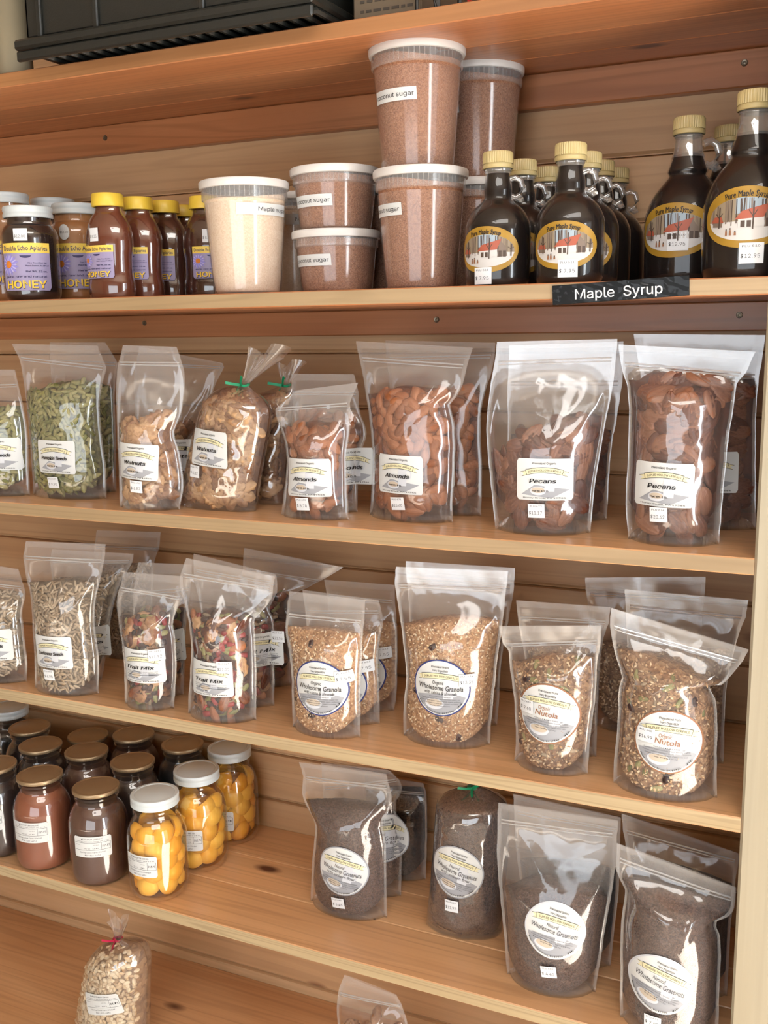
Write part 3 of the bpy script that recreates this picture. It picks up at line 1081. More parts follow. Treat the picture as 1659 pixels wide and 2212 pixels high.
mb = MB(); mb.tube([(0, .03, .0025), (0.0, .006, .0026), (.001, .0, .010), (.0015, .001, .05), (-.001, .004, .12)], .0022, 8); mb.build('strand', 'red_cord', rc)

# ---------------------------------------------------------------- honey, sugar and syrup on the second shelf


def label_on(o, art, rf, az, zc, sx=1., sy=1., rot=0., name='label'):
    return art.lay_on(wrap(rf, math.radians(az), zc, sx, sy, rot), name, o)


def clear_shape(prof, off):
    return [(max(0, r - off), zz) for r, zz in prof]


def smooth_prof(pts, n=4):
    P = np.array(pts, float)
    Q = np.vstack([2 * P[0] - P[1], P, 2 * P[-1] - P[-2]])
    out = []
    for i in range(len(P) - 1):
        p0, p1, p2, p3 = Q[i:i + 4]
        for k in range(n):
            u = k / n
            out.append(tuple(.5 * (2 * p1 + (p2 - p0) * u + (2 * p0 - 5 * p1 + 4 * p2 - p3) * u * u + (3 * p1 - p0 - 3 * p2 + p3) * u ** 3)))
    out.append(tuple(P[-1]))
    return [(max(0, a), b) for a, b in out]


_SH = {}


def part(key, parent, name, make, mats, sharp=40):
    """one mesh per key, shared by every copy"""
    if key not in _SH:
        mb = MB(); make(mb)
        _SH[key] = mb.data(name, mats, True, sharp)
    o = bpy.data.objects.new(name, _SH[key])
    link(o, parent)
    return o


def screw_lid(mb, r, h, ribbed=False, top=True):
    mb.lathe([(r * .96, 0), (r, .0012), (r, h * .32), (r * .972, h * .4), (r * .972, h * .52), (r, h * .60), (r, h * .86), (r * .975, h * .97), (r * .93, h), (r * .84, h), (r * .82, h - .0012), (r * .78, h - .0004), (0, h - .0004)], 48)


def ribbed_cap(mb, r, h):
    def wob(a, rr, zz):
        return rr - (.0008 * (.5 + .5 * math.sin(a * 40)) if r * .98 < rr < r * 1.005 and zz > h * .30 else 0)
    mb.lathe([(r * .95, 0), (r * 1.01, .0008), (r * 1.01, h * .22), (r * .94, h * .24), (r * .94, h * .29), (r, h * .31), (r, h * .88), (r * .93, h * .97), (r * .8, h), (0, h)], 160, wob=wob)


def tub(x, y, zz, label, tall, content, tape=None, az=-40, fillh=None, zl=.5, group='plastic tubs of sugar'):
    H = .1385 if tall else .0745
    rb, rt = (.0445, .0555) if tall else (.0475, .0555)
    t = thing('deli_tub', label, 'tub', (x, y, zz), 0, group)
    rf = lambda q: rb + (rt - rb) * q / H
    key = 'tub%d' % tall
    part(key + 'b', t, 'cup', lambda mb: mb.lathe([(0, .002), (rb - .004, .002), (rb - .003, 0), (rb - .001, .0005), (rb, .004)] + [(rf(q * H), q * H) for q in (.1, .25, .4, .55, .7, .84)], 56), 'tub_plastic')

    def rim(mb):
        h0 = H * (.87 if tall else .80)
        mb.lathe([(rf(h0), h0 - .001), (rf(h0) + .0022, h0 + .0005), (rt + .0008, H)], 56)
        for k in range(56):
            a = 2 * PI * k / 56
            r = rf(h0) + .0028
            c, s = math.cos(a), math.sin(a)
            r2 = rt + .0012
            d = .0006
            mb.add([(r * c - d * s, r * s + d * c, h0 + .001), (r * c + d * s, r * s - d * c, h0 + .001), (r2 * c + d * s, r2 * s - d * c, H - .001), (r2 * c - d * s, r2 * s + d * c, H - .001)], [(0, 1, 2, 3)])
    part(key + 'r', t, 'rim_band', rim, 'tub_rim')
    part('tublid', t, 'lid', lambda mb: mb.lathe([(.0555, -.004), (.0588, -.0035), (.0596, -.001), (.0596, .0045), (.0585, .0062), (.0560, .0066), (.0545, .0050), (.052, .0042), (0, .0040)], 64), 'tub_lid').location = (0, 0, H)
    fh = fillh or H * .93
    cm = {'c': 'coconut_sugar', 'm': 'maple_sugar'}[content]

    def sug(mb):
        rr = random.Random(int(fh * 1e5))
        ph = rr.random() * 6
        mb.lathe([(0, .003), (rb - .004, .003), (rb - .0022, .006)] + [(rf(q * fh) - .0014, q * fh) for q in (.2, .4, .6, .8, .94)], 48)
        n = 48
        zt = lambda a: fh + .0035 * math.sin(a + ph) + .0015 * math.sin(3 * a + 1)
        V = [((rf(fh) - .0014) * math.cos(2 * PI * k / n), (rf(fh) - .0014) * math.sin(2 * PI * k / n), zt(2 * PI * k / n)) for k in range(n)]
        V += [(.03 * math.cos(2 * PI * k / n), .03 * math.sin(2 * PI * k / n), fh + .002) for k in range(n)] + [(0, 0, fh + .003)]
        lowr = [((rf(.94 * fh) - .0014) * math.cos(2 * PI * k / n), (rf(.94 * fh) - .0014) * math.sin(2 * PI * k / n), .94 * fh) for k in range(n)]
        V += lowr
        F = [(k, (k + 1) % n, n + (k + 1) % n, n + k) for k in range(n)] + [(n + k, n + (k + 1) % n, 2 * n) for k in range(n)]
        F += [(2 * n + 1 + k, 2 * n + 1 + (k + 1) % n, (k + 1) % n, k) for k in range(n)]
        mb.add(V, F)
    part('sug%s%d%.4f' % (content, tall, fh), t, 'sugar', sug, cm, 80)['kind'] = 'stuff'
    if tape:
        label_on(t, tape, rf, az, (H + .006) * zl)
    return t


cs = lambda: art_tape('coconut sugar', .064)
tub(-.748, .066, S2, 'clear tub of pale maple sugar standing beside the honey', True, 'm', art_tape('Maple sugar', .078, tx=.0145, tw=.050), 62, .122, .735)
tub(-.757, .216, S2, 'maple sugar tub half hidden behind the front pale sugar tub', True, 'm', art_tape('Maple sugar', .078, tx=.0, tw=.050), 57, .124, .74)
tub(-.641, .120, S2, 'short coconut sugar tub at the bottom of the two-tub stack', False, 'c', cs(), -16, None, .52)
tub(-.641, .120, S2 + .0795, 'short coconut sugar tub stacked on another short tub', False, 'c', cs(), -13, None, .46)
tub(-.506, .090, S2, 'tall coconut sugar tub supporting another tall tub in front', True, 'c', cs(), -39, None, .66)
tub(-.511, .093, S2 + .1435, 'topmost tall coconut sugar tub in the front stack', True, 'c', cs(), -14, None, .58)
tub(-.600, .227, S2, 'dark coconut sugar tub in shade between the two front stacks', True, 'c')
tub(-.473, .220, S2, 'lower coconut sugar tub at the back beside the syrup jugs', True, 'c')
tub(-.475, .219, S2 + .1435, 'upper coconut sugar tub of the rear stack beside the syrup', True, 'c', cs(), -46, None, .62)

PINT = smooth_prof([(.0, .0015), (.030, .0), (.0375, .004), (.0405, .014), (.0408, .05), (.0408, .088), (.0395, .099), (.035, .107), (.0325, .110), (.0325, .122)], 3)


def honey_jar(x, y, label, honey, H=.134, art=None, az=0, price=None, paz=0, pz=.09, blank=False):
    t = thing('honey_jar', label, 'jar', (x, y, S2), 0, 'white-lidded honey jars')
    s = H / .134
    pr = [(r * (1 if s == 1 else 1.0), q * s) for r, q in PINT]
    part('pint%.3f' % s, t, 'glass', lambda mb: mb.lathe(pr, 48), 'glass_jar')
    part('pinth%.3f%s' % (s, honey), t, 'honey', lambda mb: mb.lathe(clear_shape(pr, .0018)[1:] + [(0, .121 * s)], 40), honey, 60)
    part('pintlid', t, 'lid', lambda mb: screw_lid(mb, .0355, .0165), 'white_lid').location = (0, 0, .1185 * s)
    rf = lambda q: .0409
    if art:
        label_on(t, art, rf, az, .048 * s)
    if price:
        label_on(t, price, rf, paz, pz, name='price_sticker')
    return t


honey_jar(-1.117, .060, 'dark honey jar with a white lid and a 12.00 sticker in front', 'honey_dark', art=art_honey(), az=30, price=art_price(' ', '$12.00'), paz=25, pz=.093)
jd = honey_jar(-1.106, .150, 'creamed honey jar with a white lid and a round price tag', 'honey_cream', .148, art_honey(), 38)
A = Art(); A.disc(0, 0, .0085, .0115, 'label_white', 0, 0, 24, 3); A.text('$12.00', 0, 0, .0062, 'ink_black', w=.013, lay=1)
label_on(jd, A, lambda q: .0409, 14, .103, name='price_tag')
honey_jar(-1.245, .150, 'tall creamed honey jar cut off by the left edge', 'honey_cream', .176, art_honey(), 30)
honey_jar(-1.229, .238, 'honey jar in shade behind, its lid grey in the shadow', 'honey_dark', .176)

HB = smooth_prof([(0, .001), (.026, 0), (.0315, .004), (.0325, .02), (.0305, .034), (.0305, .056), (.0325, .068), (.0325, .082), (.0300, .098), (.0235, .112), (.0185, .119), (.0175, .128)], 3)


def honey_bottle(x, y, label, honey, art=True, price=False, az=28, paz=-5):
    t = thing('honey_bottle', label, 'bottle', (x, y, S2), 0, 'yellow-capped honey bottles')
    part('hb' + honey, t, 'honey', lambda mb: mb.lathe(clear_shape(HB, .001)[1:] + [(0, .127)], 44, sx=1.12, sy=.80), honey, 60)
    part('hbg', t, 'bottle_wall', lambda mb: mb.lathe(HB, 48, sx=1.12, sy=.80), 'glass_jar')
    part('hbcap', t, 'cap', lambda mb: mb.lathe([(.019, 0), (.0218, .0008), (.0222, .004), (.0216, .0165), (.0205, .0180), (0, .0182)], 40), 'yellow_cap').location = (0, 0, .1255)
    if art:
        label_on(t, art_honey(.67), lambda q: .0328, az, .050, 1.12, .80)
    if price:
        label_on(t, art_price(' ', '$ 8.25', .014, .018), lambda q: .0328, paz, .087, 1.12, .80, name='price_sticker')
    return t


honey_bottle(-.967, .056, 'amber honey bottle in front with a yellow cap and 8.25 sticker', 'honey_amber', True, True, -6, -9)
honey_bottle(-.957, .110, 'second amber honey bottle, behind the front amber one', 'honey_amber', True, False, 4)
honey_bottle(-.949, .163, 'third honey bottle in the row, darker brown with yellow cap', 'honey_brown_shaded', True, False, 4)
honey_bottle(-.958, .222, 'fourth honey bottle in the row, mostly hidden at the back', 'honey_brown_shaded', False)
honey_bottle(-.869, .150, 'shaded honey bottle beside the maple sugar tub, 8.25 sticker', 'honey_brown_shaded', True, True, 34, 30)


def jug(x, y, label, big, art=True, price=None, az=0, handle=25, paz=None):
    t = thing('syrup_jug', label, 'jug', (x, y, S2), 0, 'glass jugs of maple syrup')
    k = 'big' if big else 'small'
    if big:
        pr = smooth_prof([(0, .002), (.040, 0), (.0475, .005), (.0495, .02), (.0495, .07), (.047, .087), (.039, .105), (.028, .119), (.0225, .126), (.024, .131), (.0225, .136), (.0175, .152), (.0155, .163), (.0152, .176)], 3)
        lv, cr_, ch, hz = .150, .0185, .0205, .150
        sx = .98; sy = .86
    else:
        pr = smooth_prof([(0, .002), (.031, 0), (.0375, .004), (.0395, .016), (.0395, .062), (.0375, .075), (.031, .087), (.021, .096), (.0172, .101), (.0172, .112), (.0150, .124), (.0145, .138)], 3)
        lv, cr_, ch, hz = .129, .0178, .0195, .112
        sx = 1.0; sy = .87
    part('jugs' + k, t, 'syrup', lambda mb: mb.lathe([(r - .0014, q) for r, q in pr if q < lv and r > .002] + [(np.interp(lv, [q for r, q in pr], [r for r, q in pr]) - .0014, lv), (0, lv)], 44, sx=sx, sy=sy), 'syrup_dark', 60)
    part('jugg' + k, t, 'glass', lambda mb: mb.lathe(pr, 48, sx=sx, sy=sy), 'syrup_glass')
    part('jugc' + k, t, 'cap', lambda mb: ribbed_cap(mb, cr_, ch), 'gold_cap').location = (0, 0, pr[-1][1] - .004)
    tops = [(r, q) for r, q in pr if q > lv - .004]
    part('jugn' + k, t, 'neck', lambda mb: mb.lathe([(r + .0003, q) for r, q in tops] + [(tops[-1][0] + .0016, tops[-1][1] - .0065), (tops[-1][0] + .0016, tops[-1][1] - .004)], 36, sx=sx, sy=sy), 'handle_glass')
    s = 1.25 if big else 1.0
    h = part('jugh' + k, t, 'handle', lambda mb: (
        mb.tube([(.014 * s, 0, .010 * s), (.020 * s, 0, .0125 * s), (.0265 * s, 0, .009 * s), (.029 * s, 0, .001 * s), (.0265 * s, 0, -.007 * s), (.021 * s, 0, -.0105 * s), (.016 * s, 0, -.0085 * s)], .0036 * s, 10),
        mb.tube([(.021 * s, 0, -.0105 * s), (.026 * s, 0, -.0135 * s), (.030 * s, 0, -.0115 * s)], .0028 * s, 8)), 'handle_glass')
    h.location = (0, 0, hz)
    h.rotation_euler = (0, 0, math.radians(handle))
    rf = lambda q: .0496 if big else .0396
    if art:
        label_on(t, art_syrup(.100, .062) if big else art_syrup(.083, .0525), rf, az, .061 if big else .041, sx, sy)
    if price:
        label_on(t, art_price('PLU ' + price[0], price[1], .022, .019) if not big else art_price('PLU ' + price[0], price[1], .025, .021), lambda q: rf(q) + .0008, paz, price[2], sx, sy, name='price_sticker')
    return t


film('handle_glass', .18, .05, tint=(.93, .93, .92, 1), base=.14, refl=1.2)
jug(-.394, .056, 'small syrup jug in front beside the sugar tubs, 7.95 sticker', False, True, ('511', '$ 7.95', .0115), -6, 22, -9)
jug(-.386, .127, 'small syrup jug second in the row next to the tubs', False, True, None, 4, 22)
jug(-.375, .198, 'small syrup jug at the back of the row next to the tubs', False, False, None, 4, 22)
jug(-.304, .042, 'small syrup jug in front above the black sign, 7.95 sticker', False, True, ('511', '$ 7.95', .0155), 2, 22, 11)
jug(-.303, .112, 'small syrup jug second in the row above the sign', False, True, None, 4, 22)
jug(-.303, .182, 'small syrup jug third in the row above the sign', False, False, None, 4, 22)
jug(-.299, .251, 'small syrup jug at the very back of the row above the sign', False, False, None, 4, 22)
jug(-.195, .166, 'large syrup jug in shade behind the sign, 12.95 sticker', True, True, ('510', '$12.95', .048), -10, 22, -2)
jug(-.112, .058, 'large syrup jug in front near the post, 12.95 sticker', True, True, ('510', '$12.95', .0245), 0, 22, 8)
jug(-.158, .246, 'large syrup jug at the back by the wall, only its cap showing', True, False, None, 4, 22)
jug(-.083, .182, 'large syrup jug at the back right, cut off by the frame', True, False, None, 4, 200)

# ---------------------------------------------------------------- quart jars on the fifth shelf
QJ = smooth_prof([(0, .004), (.030, .003), (.036, .0), (.0425, .004), (.0455, .015), (.0460, .03), (.0460, .086), (.0445, .102), (.0395, .116), (.0340, .124), (.0325, .128), (.0325, .134)], 3)
THREAD = [(.0325, .134), (.0342, .1355), (.0325, .137), (.0325, .1395), (.0340, .141), (.0325, .1425), (.0325, .150)]


def peach_mesh(seed):
    rnd = random.Random(seed)
    nu, nv = 9, 8
    V, F = [], []
    for i in range(nu + 1):
        t = -1.15 + 2.3 * i / nu
        w = max(.05, math.cos(t / 1.15 * PI / 2) ** .55)
        c = (.021 * math.sin(t), -.021 * math.cos(t) + .012)
        for k in range(nv):
            a = 2 * PI * k / nv
            dx, dz = .0095 * w * math.cos(a), .0150 * w * math.sin(a)
            dx = dx if dx < 0 else dx * .55
            V.append((c[0] * (1 - dx * 18), c[1] + dx, dz))
    for i in range(nu):
        for k in range(nv):
            F.append((i * nv + k, i * nv + (k + 1) % nv, (i + 1) * nv + (k + 1) % nv, (i + 1) * nv + k))
    F += [tuple(range(nv))[::-1], tuple(nu * nv + k for k in range(nv))]
    return V, F


def quart(x, y, label, content, lid, art=None, az=10, zl=.058, group='glass jars on the fifth shelf', seed=0, s=1.):
    t = thing('mason_jar', label, 'jar', (x, y, S5), 0, group)
    t.rotation_euler = (0, 0, 0)
    pr = QJ + THREAD[1:]
    if s != 1.:
        pr = [(r * (.93 if r > .034 else 1), q * s) for r, q in pr]
    part('quart%.2f' % s, t, 'glass', lambda mb: mb.lathe(pr, 52), 'glass_jar')
    top = .144 * s
    part('qlid' + lid, t, 'lid', lambda mb: screw_lid(mb, .0368, .0165) if lid == 'white' else mb.lathe([(.0358, 0), (.0366, .001), (.0366, .0052), (.0358, .0062), (.0335, .0064), (.0325, .0056), (.0300, .0056), (.0290, .0062), (0, .0062)], 48), 'white_lid' if lid == 'white' else 'gold_lid').location = (0, 0, top)
    if content == 'peach':
        mb = MB(); mb.lathe([(0, .006), (.036, .006), (.0425, .016), (.0435, .03), (.0435, .086), (.042, .102), (.037, .116), (.031, .124), (.030, .130), (0, .130)], 40)
        mb.build('syrup', 'peach_syrup', t)
        rnd = random.Random(seed)
        mb = MB(); mb.lathe([(0, .012), (.026, .014), (.0285, .03), (.0285, .085), (.024, .104), (0, .112)], 20, wob=lambda a, r, q: r * (1 + .08 * math.sin(3 * a + q * 90)))
        mb.build('peach_heart', 'peach', t)['kind'] = 'stuff'
        if 'peach0' not in _SH:
            for k in range(3):
                V, F = peach_mesh(k)
                _SH['peach%d' % k] = mesh_data('peach_slice', V, F, 'peach', sharp=60)
        k = 0
        zz = .0215
        while zz < .121:
            rad = float(np.interp(zz, [.0, .02, .03, .09, .105, .12], [.014, .020, .0236, .0236, .0205, .0135]))
            nn = 7 if rad > .026 else 6
            for j in range(nn):
                a = 2 * PI * (j + .5 * (k % 2)) / nn + rnd.uniform(-.15, .15)
                o = bpy.data.objects.new('peach_slice', _SH['peach%d' % rnd.randrange(3)])
                link(o, t)
                o.location = (rad * math.sin(a), -rad * math.cos(a), zz + rnd.uniform(-.004, .004))
                # belly of the slice pressed to the glass, tilted at random
                q = Quaternion((0, 0, 1), a) @ Quaternion((0, 1, 0), rnd.uniform(-1.3, 1.3)) @ Quaternion((1, 0, 0), rnd.uniform(-.25, .25))
                o.rotation_mode = 'QUATERNION'
                o.rotation_quaternion = q
                f = rnd.uniform(1.0, 1.11)
                o.scale = (f, f * .95, f)
            zz += .0205
            k += 1
    else:
        part('qfill%s%.2f' % (content, s), t, 'contents', lambda mb: mb.lathe([(max(0, r - .002), q) for r, q in pr if .002 < q < .128 * s and r > .01] + [(0, .128 * s)], 44), content, 60)
    if art:
        label_on(t, art, lambda q: .0461, az, zl)
    return t


quart(-.934, .045, 'front jar of yellow peach slices with a white lid at the shelf edge', 'peach', 'white', art_market('PEACHES', '$13.75'), 1, .062, seed=1)
quart(-.925, .142, 'second jar of peach slices, behind the front peach jar', 'peach', 'white', art_market('PEACHES', '$13.75'), 7, .059, seed=2)
quart(-.925, .238, 'third jar of peach slices, nearest the back wall', 'peach', 'white', art_market('PEACHES', '$13.75'), 2, .047, seed=3)
quart(-1.163, .045, 'front jar of reddish ketchup with a gold lid', 'ketchup_red', 'gold', art_market('KETCHUP (REGULAR)', '$13.75', .062), 14, .070)
quart(-1.048, .045, 'front jar of dark brown ketchup with a gold lid beside the peaches', 'ketchup_brown', 'gold', art_market('KETCHUP (SPICY)', '$13.75', .060), 27, .070)
quart(-1.262, .045, 'dark gold-lidded jar cut off by the left edge', 'jar_dark', 'gold', art_market('KETCHUP', '$13.75'), 20, .07)
quart(-1.056, .146, 'dark gold-lidded jar directly behind the dark ketchup jar', 'jar_dark', 'gold')
quart(-1.022, .239, 'dark gold-lidded jar at the back between peaches and ketchup', 'jar_black', 'gold')
quart(-1.157, .150, 'brown gold-lidded jar directly behind the reddish ketchup jar', 'ketchup_brown', 'gold')
quart(-1.130, .242, 'brown gold-lidded jar second from the wall, lid under the shelf edge', 'ketchup_brown', 'gold')
quart(-1.225, .232, 'shorter gold-lidded jar at the back, only its lid showing', 'ketchup_brown', 'gold', s=.9)
quart(-1.250, .140, 'gold-lidded jar at the left, half behind the reddish ketchup', 'jar_dark', 'gold')
quart(-1.327, .195, 'dark gold-lidded jar at the back left beside white-lidded jars', 'jar_dark', 'gold')
quart(-1.418, .236, 'black jar with a white lid at the back left', 'jar_black', 'white')
quart(-1.352, .100, 'black jar with a white lid at the left edge, nearer the front', 'jar_black', 'white')

